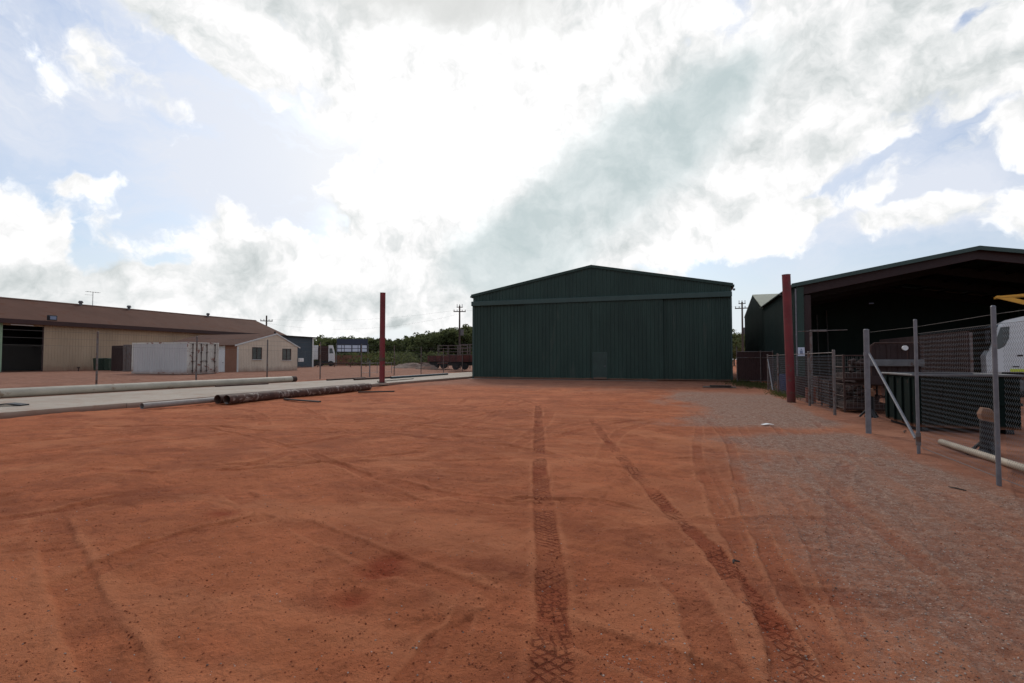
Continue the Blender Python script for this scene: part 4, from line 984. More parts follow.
# bins beside its wall
def bin_(x, y, z, label):
    T = Thing('wheelie_bin', (x, y, z), label, 'bin', 'green bins beside the cream shed')
    mb = MB(); w0, w1, h = .36, .42, 1.25
    vs = [(x+sx*w, y+sy*w, zz) for zz, w in ((z+.05, w0), (z+h, w1)) for sx, sy in ((-1, -1), (1, -1), (1, 1), (-1, 1))]
    mb.add(vs, [(3, 2, 1, 0), (4, 5, 6, 7)]+[(i, (i+1) % 4, 4+(i+1) % 4, 4+i) for i in range(4)])
    T.part('body', mb, 'bin_green'); T.part('lid', MB().prism([(x-.46, z+h+.002), (x+.46, z+h+.002), (x+.46, z+h+.05), (x, z+h+.13), (x-.46, z+h+.06)], 'y', y-.46, y+.46), 'bin_green')
    T.part('wheel', MB().tube((x-.34, y-.3, z+.09), (x-.34, y+.3, z+.09), .09, 12), 'rubber')
for i, (px, Zc) in enumerate(((100, 56), (105, 56.5), (110.5, 56), (115.2, 56.5))):
    x, y = polar(px, Zc)
    bin_(x, y, .39, ('leftmost green wheelie bin beside the cream shed', 'second green wheelie bin from the left by the cream shed', 'third green wheelie bin from the left by the cream shed', 'rightmost green wheelie bin next to the maroon cabinet')[i])
x, y = polar(124, 54)
T = Thing('steel_cabinet', (x, y, .39), 'dark maroon steel cabinet between the green bins and the container', 'cabinet')
T.part('body', MB().bbox(x-1.0, x+.6, y-.6, y+.6, .39, 3.05, .03), 'maroon')
T.part('door_seam', MB().box(x+.602, x+.62, y-.02, y+.02, .5, 2.95).box(x+.602, x+.62, y-.5, y-.46, .5, 2.95), 'rust_edge')
x, y = polar(131.5, 52)
T = Thing('grey_locker', (x, y, .39), 'narrow weathered grey locker just left of the white container', 'locker')
T.part('body', MB().bbox(x-.5, x+.5, y-.5, y+.5, .39, 3.1, .03), 'galv_rusty')
T.part('door_seam', MB().box(x-.02, x+.02, y-.515, y-.502, .5, 3.0), 'black')
x, y = polar(79, 52.5)
T = Thing('wall_tap', (x, y, .38), 'small low tap stand at the foot of the cream wall', 'tap')
T.part('riser', MB().tube((x, y, .3), (x, y, .72), .05, 8), 'rust_edge'); T.part('valve', MB().bbox(x-.12, x+.12, y-.08, y+.08, .7, .85, .02), 'rust_edge')

# white shipping container
def container():
    x1, y0, g = -37.8, 30.30, .42; x0, y1, h = x1-6.4, y0+2.85, g+2.59
    T = Thing('shipping_container', (x1-3, y0+1.2, g), 'weathered white shipping container with rust stained end doors', 'container')
    T.part('long_side', MB().ribs((x0+.12, y0+.05), (1, 0), (0, -1), 6.16, g+.15, h-.12, .28, .03, .03, .5), 'container_white')
    T.part('far_side', MB().ribs((x1-.12, y1-.05), (-1, 0), (0, 1), 6.16, g+.15, h-.12, .28, .03, .03, .5), 'container_white')
    T.part('rear_end', MB().ribs((x0+.05, y1-.12), (0, -1), (-1, 0), 2.61, g+.15, h-.12, .28, .03), 'container_white')
    fr = MB()
    for a in (x0, x1-.14):
        for b in (y0, y1-.14): fr.bbox(a, a+.14, b, b+.14, g, h, .015)
    for z0, z1 in ((g+.005, g+.15), (h-.12, h-.003)):
        fr.box(x0+.14, x1-.14, y0+.012, y0+.1, z0, z1).box(x0+.14, x1-.14, y1-.1, y1-.012, z0, z1).box(x0+.012, x0+.1, y0+.14, y1-.14, z0, z1).box(x1-.1, x1-.012, y0+.14, y1-.14, z0, z1)
    T.part('frame', fr, 'container_door')
    T.part('roof', MB().ribs((0, 0), (1, 0), (0, 1), .1, 0, .1) and MB().box(x0+.1, x1-.1, y0+.1, y1-.1, h-.06, h-.02), 'container_white')
    T.part('underframe', MB().box(x0+.2, x1-.2, y0+.12, y1-.12, g-.06, g+.12), 'black')
    for i, (a, b) in enumerate(((y0+.15, y0+1.42), (y0+1.43, y1-.15))):
        d = T.part('door', MB().ribs((x1-.06, a), (0, 1), (1, 0), b-a, g+.16, h-.13, .26, .025, .03, .5), 'container_door')
        lb = MB()
        for yy in (a+.25, b-.25):
            lb.tube((x1+.02, yy, g+.12), (x1+.02, yy, h-.1), .028, 8)
            for z in (g+.25, g+.95, g+1.7, h-.25): lb.box(x1-.02, x1+.05, yy-.06, yy+.06, z, z+.07)
            lb.tube((x1+.05, yy, g+1.05), (x1+.05, yy+.35*(1 if i == 0 else -1), g+1.05), .02, 6)
        T.part('lock_bar', lb, 'rust_edge', d)
container()

# beige house
def house():
    g = .30; X = -41.0; Y0, Y1, L = 38.0, 46.0, 10.6; E, P = 3.02, 4.28; YR = 42.9
    T = Thing('site_office', (X, 42, g), 'small beige gabled building with brown roof and two windows', 'building')
    f = lambda u: E+(P-E)*(min((u)/(YR-Y0), (Y1-Y0-u)/(Y1-YR)))
    w = []
    # gable wall, pieces round the two windows
    wins = ((39.75, 40.95, 1.62, 2.83), (43.75, 45.0, 1.55, 2.76))
    mb = MB(); cur = Y0
    for a, b, z0, z1 in wins:
        mb.ribs((X, cur), (0, 1), (1, 0), a-cur, g-.1, (lambda c: lambda u: f(c-Y0+u))(cur), .2, .025)
        mb.ribs((X, a), (0, 1), (1, 0), b-a, g-.1, z0, .2, .025); mb.ribs((X, a), (0, 1), (1, 0), b-a, z1, (lambda c: lambda u: f(c-Y0+u))(a), .2, .025)
        cur = b
    mb.ribs((X, cur), (0, 1), (1, 0), Y1-cur, g-.1, (lambda c: lambda u: f(c-Y0+u))(cur), .2, .025)
    T.part('gable_wall', mb, 'beige_wall')
    for a, b, z0, z1 in wins:
        fr = MB().box(X-.05, X+.05, a, a+.05, z0, z1).box(X-.05, X+.05, b-.05, b, z0, z1).box(X-.05, X+.05, a+.05, b-.05, z1-.05, z1).box(X-.05, X+.05, a+.05, b-.05, z0, z0+.05).box(X-.04, X+.04, (a+b)/2-.025, (a+b)/2+.025, z0+.05, z1-.05)
        wd = T.part('window', fr, 'brown_trim'); T.part('pane', MB().box(X-.02, X-.005, a+.05, b-.05, z0+.05, z1-.05), 'window_glass', wd)
        T.part('sill', MB().box(X+.028, X+.12, a-.05, b+.05, z0-.07, z0-.01), 'white_trim', wd)
    T.part('front_wall', MB().ribs((X-1.5, Y0), (-1, 0), (0, -1), .01, g, E) and MB().box(X-1.55, X-.04, Y0, Y0+.06, g-.1, E-.03), 'tan_wall')
    T.part('front_wall', MB().ribs((X-L, Y0+.03), (1, 0), (0, -1), L-2.6, g-.1, E-.03, .2, .025), 'beige_wall')
    d = T.part('door', MB().box(X-2.58, X-1.58, Y0+.01, Y0+.05, g, E-.35), 'white_paint')
    T.part('door_handle', MB().tube((X-1.7, Y0-.04, g+1.0), (X-1.82, Y0-.04, g+1.0), .02, 6), 'black', d)
    T.part('door_head', MB().box(X-2.58, X-1.58, Y0, Y0+.055, E-.35, E-.03), 'white_trim')
    T.part('rear_wall', MB().ribs((X, Y1), (-1, 0), (0, 1), L, g-.1, E-.03, .2, .025).ribs((X-L, Y1), (0, -1), (-1, 0), Y1-Y0, g-.1, lambda u: f(Y1-Y0-u)-.02, .2, .025), 'beige_wall')
    s1 = (P-E)/(YR-Y0); s2 = (P-E)/(Y1-YR)
    T.part('roof', MB().prism([(YR, P+.01), (Y0-.35, E-.35*s1+.01), (Y0-.35, E-.35*s1+.06), (YR, P+.06)], 'x', X-L-.1, X+.06).prism([(YR+.001, P+.01), (Y1+.35, E-.35*s2+.01), (Y1+.35, E-.35*s2+.06), (YR+.001, P+.06)], 'x', X-L-.1, X+.06), 'brown_roof')
    T.part('barge_board', MB().prism([(YR, P-.06), (Y0-.35, E-.35*s1-.06), (Y0-.35, E-.35*s1+.075), (YR, P+.075), (Y1+.35, E-.35*s2+.075), (Y1+.35, E-.35*s2-.06)], 'x', X+.062, X+.09), 'white_trim')
    T.part('corner_trim', MB().box(X-.0, X+.05, Y0-.05, Y0+.1, g-.1, E-.2), 'white_trim')
    T.part('wall_box', MB().bbox(X+.03, X+.25, Y1+.1, Y1+.75, 1.35, 1.75, .02), 'white_paint')
house()
# slate coloured shed behind the house
g = .38
T = Thing('slate_shed', (-56, 62, g), 'dark slate grey flat roofed shed behind the beige building', 'shed')
T.part('front_wall', MB().ribs((-56, 56), (0, 1), (1, 0), 10.1, g-.1, 5.0, .25, .03), 'slate_wall')
T.part('side_wall', MB().ribs((-61.0, 56), (1, 0), (0, -1), 5, g-.1, 5.0, .25, .03).ribs((-56.04, 66.1), (-1, 0), (0, 1), 4.96, g-.1, 5.0, .25, .03), 'slate_wall')
T.part('rear_wall', MB().ribs((-61, 66.1), (0, -1), (-1, 0), 10.1, g-.1, 5.0, .25, .03), 'slate_wall')
T.part('roof', MB().prism([(-61.4, 5.0), (-55.5, 5.03), (-55.5, 5.13), (-61.4, 5.1)], 'y', 55.7, 66.7), 'black')
T.part('corner_trim', MB().bbox(-55.96, -55.86, 65.95, 66.25, g, 4.98, .01), 'white_trim')
T.part('roof_vent', MB().tube((-58, 60.4, 5.1), (-58, 60.4, 5.75), .12, 10), 'black')

# distant truck
x, y = polar(323.5, 92)
T = Thing('box_truck', (x, y, .4), 'distant white truck with dark open middle beside the slate shed', 'truck', rz=R(36))
def lp(name, mb, mat, par=None, sm=False): return T.part(name, mb, mat, par, sm, world=False)
lp('cargo_box', MB().bbox(-2.1, -.85, -1.2, 1.2, 1.2, 3.7, .03), 'white_paint')
lp('open_bay', MB().bbox(-.82, .85, -1.1, 1.1, 1.0, 3.6, .02), 'brown_trim')
lp('cab', MB().prism([(.9, .7), (.9, 3.75), (1.55, 3.75), (1.9, 2.4), (1.95, .7)], 'y', -1.1, 1.1), 'white_paint')
lp('window', MB().prism([(1.05, 2.3), (1.05, 3.2), (1.5, 3.2), (1.72, 2.3)], 'y', -1.12, -1.102), 'glass')
lp('chassis', MB().bbox(-2.1, 1.8, -1.0, 1.0, .55, .98, .02), 'black')
for xx in (-1.5, -.4, 1.3):
    for yy in (-1.15, .9): lp('wheel', MB().tube((xx, yy, .48), (xx, yy+.25, .48), .48, 18), 'rubber', None, True)
lp('beacon', MB().tube((-.6, 0, 3.6), (-.6, 0, 4.0), .1, 10), 'yellow')

# signboard
x, y = polar(352.3, 98)
T = Thing('signboard', (x, y, .4), 'large navy and white signboard on posts in the far yard', 'signboard', rz=math.atan2(x, -y)*0+R(33))
lp('upper_board', MB().bbox(-2.85, 2.85, -.06, .06, 4.02, 5.15, .02), 'navy')
bd = lp('lower_board', MB().bbox(-2.8, 2.75, -.05, .05, 2.62, 4.0, .01), 'navy')
for a, b in ((-2.72, -2.02), (-1.92, -1.52), (-1.40, -.18), (.02, 1.0), (1.12, 1.42), (1.60, 2.68)):
    lp('white_panel', MB().box(a, b, -.075, -.053, 3.35, 3.92).box(a, b, -.075, -.053, 2.72, 3.24), 'sign_white', bd)
for xx in (-2.88, 2.9): lp('post', MB().bbox(xx-.06, xx+.06, -.2, -.08, 0, 4.2, .01), 'galv')
# low tan paling fence and pipe rail behind the yard
(xa, ya), (xb, yb) = polar(333, 102), polar(372, 104)
d = Vector((xb-xa, yb-ya, 0)); L = d.length; d.normalize()
T = Thing('paling_fence', (xa, ya, .38), 'low brown paling fence behind the signboard posts', 'fence')
T.part('paling', MB().ribs((xa, ya), (d.x, d.y), (d.y, -d.x), L, .35, 2.45, .35, .04), 'tan_wall')
T.part('post', MB().box(xa-.05, xa+.05, ya-.05, ya+.05, .2, 2.6).box(xb-.05, xb+.05, yb-.05, yb+.05, .2, 2.6), 'wood_dark')
(xa, ya), (xb, yb) = polar(318, 80), polar(396, 86)
T = Thing('pipe_rail', (xa, ya, .38), 'long low rusty pipe rail across the far yard', 'rail')
T.part('rail', MB().tube((xa, ya, .98), (xb, yb, .98), .07, 8), 'rust_edge')
for k in range(6):
    p = Vector((xa, ya, 0)).lerp(Vector((xb, yb, 0)), k/5); T.part('post', MB().tube((p.x, p.y, .3), (p.x, p.y, .92), .06, 8), 'rust_edge')

# rubble heap
def heap(px, Zc, rx, ry, h, label, mat='heap', seed=1):
    x0, y0 = polar(px, Zc); n = 40; V = []; Fc = []
    for i in range(n+1):
        for j in range(n+1):
            u = i/n*2-1; v = j/n*2-1; r = math.hypot(u, v)
            nz = float(fbm(np.array([[u*3+seed*5]]), np.array([[v*3]]), 4, seed)[0, 0])
            V.append((x0+u*rx, y0+v*ry, .3+h*max(0, (1-r)**.9 if r < 1 else 0)*(.55+.9*nz)-(.1 if r > .95 else 0)))
    for i in range(n):
        for j in range(n): a = i*(n+1)+j; Fc.append((a, a+n+1, a+n+2, a+1))
    mb = MB(); mb.add(V, Fc); o = mb.build('rubble_heap', mat); tag(o, label, 'heap')
M['heap'] = pmat('heap', (.20, .135, .10), .95, 0, .3, 1.5, patch=(.25, .13, .085), patch_amt=.4, patch_scale=.8, bump=.6, bump_scale=3)
heap(412, 72, 3.4, 2.6, 1.05, 'long pale heap of rubble and gravel beyond the left fence')
heap(427, 68, 1.7, 1.5, .95, 'small pale gravel heap beside the rusty trailer', seed=2)

# rusty trailers and stock frames next to the big shed, far side
def far_trailer(px, Zc, w, label, seed):
    x, y = polar(px, Zc); T = Thing('flat_trailer', (x, y, .36), label, 'trailer', 'rusty red trailers beyond the fence', rz=R(22))
    q = lambda nm, mb, mt, par=None: T.part(nm, mb, mt, par, False, world=False)
    q('deck', MB().bbox(-w/2, w/2, -1.2, 1.2, .95, 1.2, .02), 'rusty_red')
    sd = MB(); r = random.Random(seed)
    sd.box(-w/2, w/2, -1.2, -1.14, 1.2, 1.75).box(-w/2, w/2, 1.14, 1.2, 1.2, 1.75).box(-w/2, -w/2+.06, -1.14, 1.14, 1.2, 1.75)
    q('side_board', sd, 'rusty_red')
    rb = MB()
    for k in range(int(w/.8)): rb.box(-w/2+.2+k*.8, -w/2+.3+k*.8, -1.26, -1.203, .95, 1.8)
    q('stake', rb, 'rust_edge')
    q('chassis', MB().bbox(-w/2+.2, w/2-.2, -.6, .6, .55, .94, .02), 'black')
    for xx in (-w/2+1.0, -w/2+2.1, w/2-1.0):
        for yy in (-1.15, .9): q('wheel', MB().tube((xx, yy, .42), (xx, yy+.25, .42), .42, 16), 'rubber')
    q('drawbar', MB().tube((-w/2, 0, .8), (-w/2-1.3, 0, .75), .07, 8), 'rusty_red')
far_trailer(447, 70, 5.0, 'rusty red flat trailer, its left end open to view', 1)
far_trailer(466, 63, 4.4, 'rusty red flat trailer partly hidden by the green shed', 2)
def stock_frame(px, Zc, w, label):
    x, y = polar(px, Zc); T = Thing('pipe_rack', (x, y, .36), label, 'rack', 'pale tube racks beyond the fence', rz=R(22))
    mb = MB()
    n = int(w/1.1)
    for k in range(n+1):
        for yy in (-.9, .9): mb.tube((-w/2+k*w/n, yy, 0), (-w/2+k*w/n, yy, 3.3), .04, 6)
    T.part('upright', mb, 'galv_rusty', world=False); mb = MB()
    for z in (1.9, 2.35, 2.8, 3.25):
        for yy in (-.9, .9): mb.tube((-w/2, yy, z), (w/2, yy, z), .03, 6)
    T.part('rail', mb, 'galv_rusty', world=False)
stock_frame(453, 74, 4.2, 'pale tube rack behind the rusty trailers, left one')
stock_frame(470, 69, 2.6, 'pale tube rack next to the green shed wall')

# ------------------------------------------------------------------ power poles
def upole(px, Zc, top, label, second=False, r=.15):
    x, y = polar(px, Zc); T = Thing('power_pole', (x, y, .3), label, 'power pole', 'timber power poles', rz=-math.atan2(x, y))
    q = lambda nm, mb, mt: T.part(nm, mb, mt, None, False, world=False)
    q('pole', MB().tube((0, 0, -.3), (0, 0, top), r*1.15, 10, r*.8), 'pole_wood')
    q('crossarm', MB().bbox(-1.1, 1.1, -.09, .03, top-1.15, top-.99, .01), 'pole_wood')
    if second: q('crossarm', MB().bbox(-.55, .55, -.09, .03, top-.35, top-.22, .01), 'pole_wood')
    for xx in (-1.0, -.45, .45, 1.0): q('insulator', MB().tube((xx, -.03, top-.99), (xx, -.03, top-.72), .06, 8), 'grey_steel')
    if second:
        for xx in (-.45, 0, .45): q('insulator', MB().tube((xx, -.03, top-.22 if xx else top), (xx, -.03, top+.25), .05, 8), 'grey_steel')
        q('transformer', MB().tube((.42, -.1, top-5.4), (.42, -.1, top-4.3), .3, 14), 'grey_steel')
    return Vector((x, y, top+.3-.7))
p1 = upole(459.5, 92, 11.0, 'timber power pole with transformer beside the big green shed', True, .17)
p0 = upole(266, 100, 9.9, 'timber power pole rising behind the brown roofs', False, .17)
p2 = upole(742.8, 85, 10.9, 'timber power pole seen between the two green sheds', True, .16)
def wire(a, b, sag, label):
    pts = [a.lerp(b, k/16)-Vector((0, 0, sag*4*(k/16)*(1-k/16))) for k in range(17)]
    tag(MB().poly(pts, .009, 4).build('power_line', 'black'), label, 'power line', 'overhead power lines')
for dz, sg, lb in ((0, 1.0, 'upper sagging power line left of the transformer pole'), (-.8, 1.9, 'lower sagging power line left of the transformer pole')):
    wire(p0+Vector((0, 0, dz)), p1+Vector((0, 0, dz)), sg, lb)
wire(p1, p2, 1.2, 'power line passing behind the big green shed')

# ------------------------------------------------------------------ trees
def leaf_mesh(name, crown_r, H, seed, nclump, leaves, size, mat):
    r = np.random.default_rng(seed); V = []; Fc = []
    cs = []
    while len(cs) < nclump:
        p = r.uniform(-1, 1, 3)
        if np.linalg.norm(p) > 1 or np.linalg.norm(p) < .25: continue
        k = fbm(np.array([[p[0]*1.5+seed]]), np.array([[p[1]*1.5+p[2]]]), 2, seed)[0, 0]
        if k < .36: continue
        cs.append((p[0]*crown_r, p[1]*crown_r, H*.60+p[2]*H*.40*(.8+.4*k)))
    for c in cs:
        cr = r.uniform(.35, .75)
        for k in range(leaves):
            d = r.normal(size=3); d /= np.linalg.norm(d); q = np.array(c)+d*cr*r.random()**.5*np.array([1, 1, .7])
            a = r.normal(size=3); a /= np.linalg.norm(a); b = np.cross(a, r.normal(size=3)); b /= np.linalg.norm(b)
            s = size*r.uniform(.6, 1.3); o = len(V)
            V += [tuple(q-a*s), tuple(q+b*s*.4), tuple(q+a*s), tuple(q-b*s*.4)]; Fc.append((o, o+1, o+2, o+3))
    mb = MB(); mb.add(V, Fc); return mb, cs
protos = []
for s, (cr, H) in enumerate(((2.4, 7.0), (3.0, 6.6), (2.0, 7.6), (2.8, 6.0))):
    T = Thing('gum_tree', (0, 0, 0), 'x', 'tree')
    cm, cs = leaf_mesh('crown', cr, H, s+3, 62, 34, .26, 'leaf')
    cm.build('crown', 'leaf', T.o)
    tm = MB(); r = random.Random(s); tp = (r.uniform(-.3, .3), r.uniform(-.3, .3), H*.55)
    tm.tube((0, 0, -.3), (tp[0]*.5, tp[1]*.5, H*.3), .16, 8, .12).tube((tp[0]*.5, tp[1]*.5, H*.3), tp, .12, 8, .07)
    for c in cs[:9]: tm.tube((tp[0]*.6, tp[1]*.6, H*.34), c, .055, 5, .015)
    tm.build('trunk', 'bark', T.o); protos.append(T.o)
tops = [(290, 339), (315, 338), (345, 337.5), (380, 338.5), (400, 338), (425, 334), (440, 331.5), (455, 328), (470, 325.5), (500, 326), (730, 334), (765, 334)]
def topy(px):
    for (a, b), (c, d) in zip(tops[:-1], tops[1:]):
        if a <= px <= c: return b+(d-b)*(px-a)/(c-a)
    return 336
spots = []; px = 303.0
rt = random.Random(4)
while px < 484:
    spots.append((px, rt.uniform(108, 128), 0)); px += rt.uniform(4.4, 6.6)
px = 306.0
while px < 478:
    spots.append((px, rt.uniform(132, 160), 1)); px += rt.uniform(6.5, 9.5)
for px in (728, 734, 739, 744, 749): spots.append((px, rt.uniform(95, 125), 2))
for i, (px, Zc, row) in enumerate(spots):
    k = rt.randrange(4)
    if i < 4: k = i
    o = protos[k] if i < 4 else copy_tree(protos[k])
    x, y = polar(px, Zc); hpx = 359.5-topy(px)+rt.uniform(-2.6, 1.6)-(1 if row == 0 else 0)
    if row == 2: hpx = 359.5-rt.uniform(330, 340)
    Ht = hpx/F*Zc+1.3; base = (7.0, 6.6, 7.6, 6.0)[k]; sc = Ht/base
    o.location = (x, y, .28); o.scale = (sc*rt.uniform(1.0, 1.35), sc*rt.uniform(1.0, 1.35), sc); o.rotation_euler.z = rt.uniform(0, 6.28)
    tag(o, ('bushy olive green tree in the front of the bush line beyond the far yard', 'olive green tree in the rear of the bush line beyond the far yard', 'green tree seen through the gap between the two green sheds')[row], 'tree',
        ('trees in the front of the bush line', 'trees in the rear of the bush line', 'trees seen between the green sheds')[row])
# undergrowth mass and far wood
def mass(name, label, spots, size, seed, mat='leaf'):
    r = np.random.default_rng(seed); V = []; Fc = []
    for (x, y, w, h, n) in spots:
        for k in range(n):
            q = np.array([x+r.normal()*w*.5, y+r.normal()*w*.5, .25+h*r.random()**.8])
            a = r.normal(size=3); a /= np.linalg.norm(a); b = np.cross(a, r.normal(size=3)); b /= np.linalg.norm(b)
            s = size*r.uniform(.6, 1.4); o = len(V)
            V += [tuple(q-a*s), tuple(q+b*s*.5), tuple(q+a*s), tuple(q-b*s*.5)]; Fc.append((o, o+1, o+2, o+3))
    mb = MB(); mb.add(V, Fc); tag(mb.build(name, mat), label, 'bushes', kind='stuff')
sp_ = []
for k in range(200):
    x, y = polar(rt.uniform(296, 490), rt.uniform(100, 140)); sp_.append((x, y, 2.6, rt.uniform(1.4, 3.2), 110))
mass('undergrowth', 'dense low scrub under the bush line beyond the far yard', sp_, .3, 3)
sp_ = []
for k in range(420):
    t = R(rt.uniform(-100, 60)); d = rt.uniform(190, 260); x, y = d*math.sin(t), d*math.cos(t); sp_.append((x, y, 6, rt.uniform(5, 8.2), 70))
mass('far_wood', 'far off green wood along the horizon', sp_, .75, 4)
# grass at the foot of the right fence
def grass(spots, label, name='grass'):
    mb = MB(); r = random.Random(9); V = []; Fc = []
    for (x0, y0, rx, ry, n, h) in spots:
        for k in range(n):
            x = r.gauss(x0, rx*.5); y = r.gauss(y0, ry*.5); z = gz(x, y) if k % 12 == 0 else z; a = r.uniform(0, 6.28); hh = h*r.uniform(.4, 1.2); lx, ly = r.uniform(-.1, .1), r.uniform(-.1, .1)
            o = len(V); w = .007
            V += [(x-w*math.cos(a), y-w*math.sin(a), z-.02), (x+w*math.cos(a), y+w*math.sin(a), z-.02), (x+lx*.6+w*.6*math.cos(a), y+ly*.6, z+hh*.6), (x+lx*1.6, y+ly*1.6, z+hh)]
            Fc += [(0+o, 1+o, 2+o), (0+o, 2+o, 3+o)]
    mb.add(V, Fc); tag(mb.build(name, 'grass'), label, 'grass', kind='stuff')
grass([(3.7, 35.5, 1.3, 3.4, 1100, .16), (3.9, 33, .7, 3, 350, .14), (4.15, 25.6, .5, 2.2, 700, .15), (4.2, 28, .5, 3, 250, .12), (3.3, 38, .5, 1.2, 300, .3)], 'sparse green grass along the foot of the low fence')

# ------------------------------------------------------------------ sky
def world():
    w = bpy.data.worlds.new('World'); S.world = w; w.use_nodes = True; nt = w.node_tree
    bg = nt.nodes['Background']; bg.inputs['Strength'].default_value = .1
    L = nt.links.new
    sky = N(nt, 'ShaderNodeTexSky', sky_type='NISHITA'); sky.sun_disc = False
    sky.sun_elevation = SUN_EL; sky.sun_rotation = SUN_ROT; sky.dust_density = 2.0; sky.air_density = 1.2
    d = N(nt, 'ShaderNodeTexCoord').outputs['Generated']
    def vm(op, a, b=None, out=0, scale=None):
        n = N(nt, 'ShaderNodeVectorMath', operation=op)
        for i, v in enumerate((a, b)):
            if v is None: continue
            if hasattr(v, 'is_linked'): L(v, n.inputs[i])
            else: n.inputs[i].default_value = v
        if scale is not None: n.inputs['Scale'].default_value = scale
        return n.outputs[out]
    d = vm('NORMALIZE', d)
    wn = noise(nt, 4.5, 5, .6, d); wv = vm('SUBTRACT', wn.outputs['Color'], (.5, .5, .5)); p = vm('ADD', d, vm('SCALE', wv, None, 0, .16))
    def blobs(lst):
        tot = None
        for (px, py, wx, wy, rot, amt) in lst:
            c = D(px, py); up = Vector((0, 0, 1)); rx = c.cross(up).normalized(); uy = rx.cross(c).normalized()
            ax = rx*math.cos(R(rot))+uy*math.sin(R(rot)); ay = -rx*math.sin(R(rot))+uy*math.cos(R(rot))
            k = math.cos(math.atan(math.hypot(px-CX, py-CY)/F))
            sx, sy = wx/F*k*.95, wy/F*k*.95
            q = vm('SUBTRACT', p, tuple(c))
            a = vm('DOT_PRODUCT', q, tuple(ax/sx), 1); b = vm('DOT_PRODUCT', q, tuple(ay/sy), 1); cc = vm('DOT_PRODUCT', q, tuple(c*1.6), 1)
            e = mth(nt, 'MULTIPLY_ADD', a, a, mth(nt, 'MULTIPLY_ADD', b, b, mth(nt, 'MULTIPLY', cc, cc)))
            v = mth(nt, 'POWER', math.e, mth(nt, 'MULTIPLY', e, -1))
            tot = mth(nt, 'MULTIPLY_ADD', v, amt, tot if tot is not None else 0.0)
        return tot
    # puffy clouds: density from noise + placed cover; wisps: stretched noise high up
    nc = noise(nt, 8.5, 9, .56, p); nc.inputs['Lacunarity'].default_value = 2.2
    offs = vm('ADD', p, tuple(D(470, -60)*.0+Vector((0, 0, .030))+D(470, 120)*.012)); nc2 = noise(nt, 8.5, 7, .54, offs); nc2.inputs['Lacunarity'].default_value = 2.2
    cov = blobs([(10, 235, 62, 62, 0, .40), (62, 172, 34, 11, -8, .26), (98, 172, 30, 8, 12, .24), (118, 206, 16, 14, 0, .16), (215, 240, 55, 32, -15, .34), (150, 285, 140, 26, 0, .34), (330, 275, 90, 44, 0, .34), (270, 290, 80, 30, 0, .3), (400, 215, 70, 70, 0, .34),
                 (165, 100, 60, 24, -35, .17), (190, 18, 80, 22, -20, .14), (225, 50, 55, 20, -45, .24), (320, 100, 40, 16, 20, .18), (450, 120, 90, 90, 0, .36), (350, 60, 90, 40, -20, -.10), (300, 160, 60, 60, 0, -.12), (520, 260, 130, 60, 0, .5), (620, 180, 150, 110, 20, .5), (830, 90, 200, 90, 10, .36), (740, 200, 60, 40, 0, .2),
                 (930, 212, 140, 22, -8, .24), (180, 318, 260, 18, 0, .26), (430, 310, 90, 24, 0, .2), (720, 240, 90, 14, 20, .2), (430, 15, 200, 80, 0, .6), (1010, 120, 60, 50, 0, .2), (480, -250, 700, 200, 0, .35), (1500, 200, 400, 250, 0, .3), (-500, 200, 400, 250, 0, .25),
                 (140, 205, 34, 26, 0, -.30), (95, 262, 30, 16, 0, -.24), (75, 235, 14, 30, 0, -.26), (160, 262, 20, 10, 0, -.2), (255, 262, 22, 9, 0, -.16), (20, 150, 60, 26, 0, -.10), (955, 186, 110, 8, 8, -.30), (840, 176, 90, 7, 12, -.16),
                 (650, 268, 60, 9, 15, -.34), (790, 258, 110, 16, 5, -.30), (720, 300, 90, 26, 0, -.24), (965, 20, 26, 12, 30, -.28), (950, 130, 60, 6, 15, -.16), (240, 160, 120, 40, 0, -.10)])
    bk = N(nt, 'ShaderNodeMapRange', interpolation_type='SMOOTHSTEP'); bk.inputs[1].default_value = .35; bk.inputs[2].default_value = -.5; L(vm('DOT_PRODUCT', d, (sun_h.x, sun_h.y, 0), 1), bk.inputs[0])
    cov = mth(nt, 'MULTIPLY_ADD', bk.outputs[0], .12, cov)
    dens = mth(nt, 'ADD', nc.outputs[0], cov)
    al = N(nt, 'ShaderNodeMapRange', interpolation_type='SMOOTHSTEP'); al.inputs[1].default_value = .60; al.inputs[2].default_value = .78; L(dens, al.inputs[0])
    # thin high veil
    mp = N(nt, 'ShaderNodeMapping'); mp.inputs['Scale'].default_value = (1.0, 1.0, 3.2); mp.inputs['Rotation'].default_value = (.25, .1, 0); L(p, mp.inputs[0])
    nw = noise(nt, 3.4, 9, .62, mp.outputs[0], .35)
    veil = blobs([(150, 70, 300, 120, 0, .62), (300, 190, 170, 90, 0, .62), (900, 120, 240, 90, 0, .6), (930, 205, 170, 36, 0, .42), (700, 250, 160, 40, 0, .2), (480, -250, 700, 200, 0, .4)])
    vl = mth(nt, 'MULTIPLY', mth(nt, 'ADD', veil, .44), mth(nt, 'MULTIPLY_ADD', nw.outputs[0], 2.2, -.35), clamp=True)
    # cloud light
    lit = mth(nt, 'MULTIPLY', mth(nt, 'SUBTRACT', nc.outputs[0], nc2.outputs[0]), 1.6)
    edge = mth(nt, 'MULTIPLY', mth(nt, 'SUBTRACT', 1.0, al.outputs[0]), .10)
    lit = mth(nt, 'ADD', lit, edge)
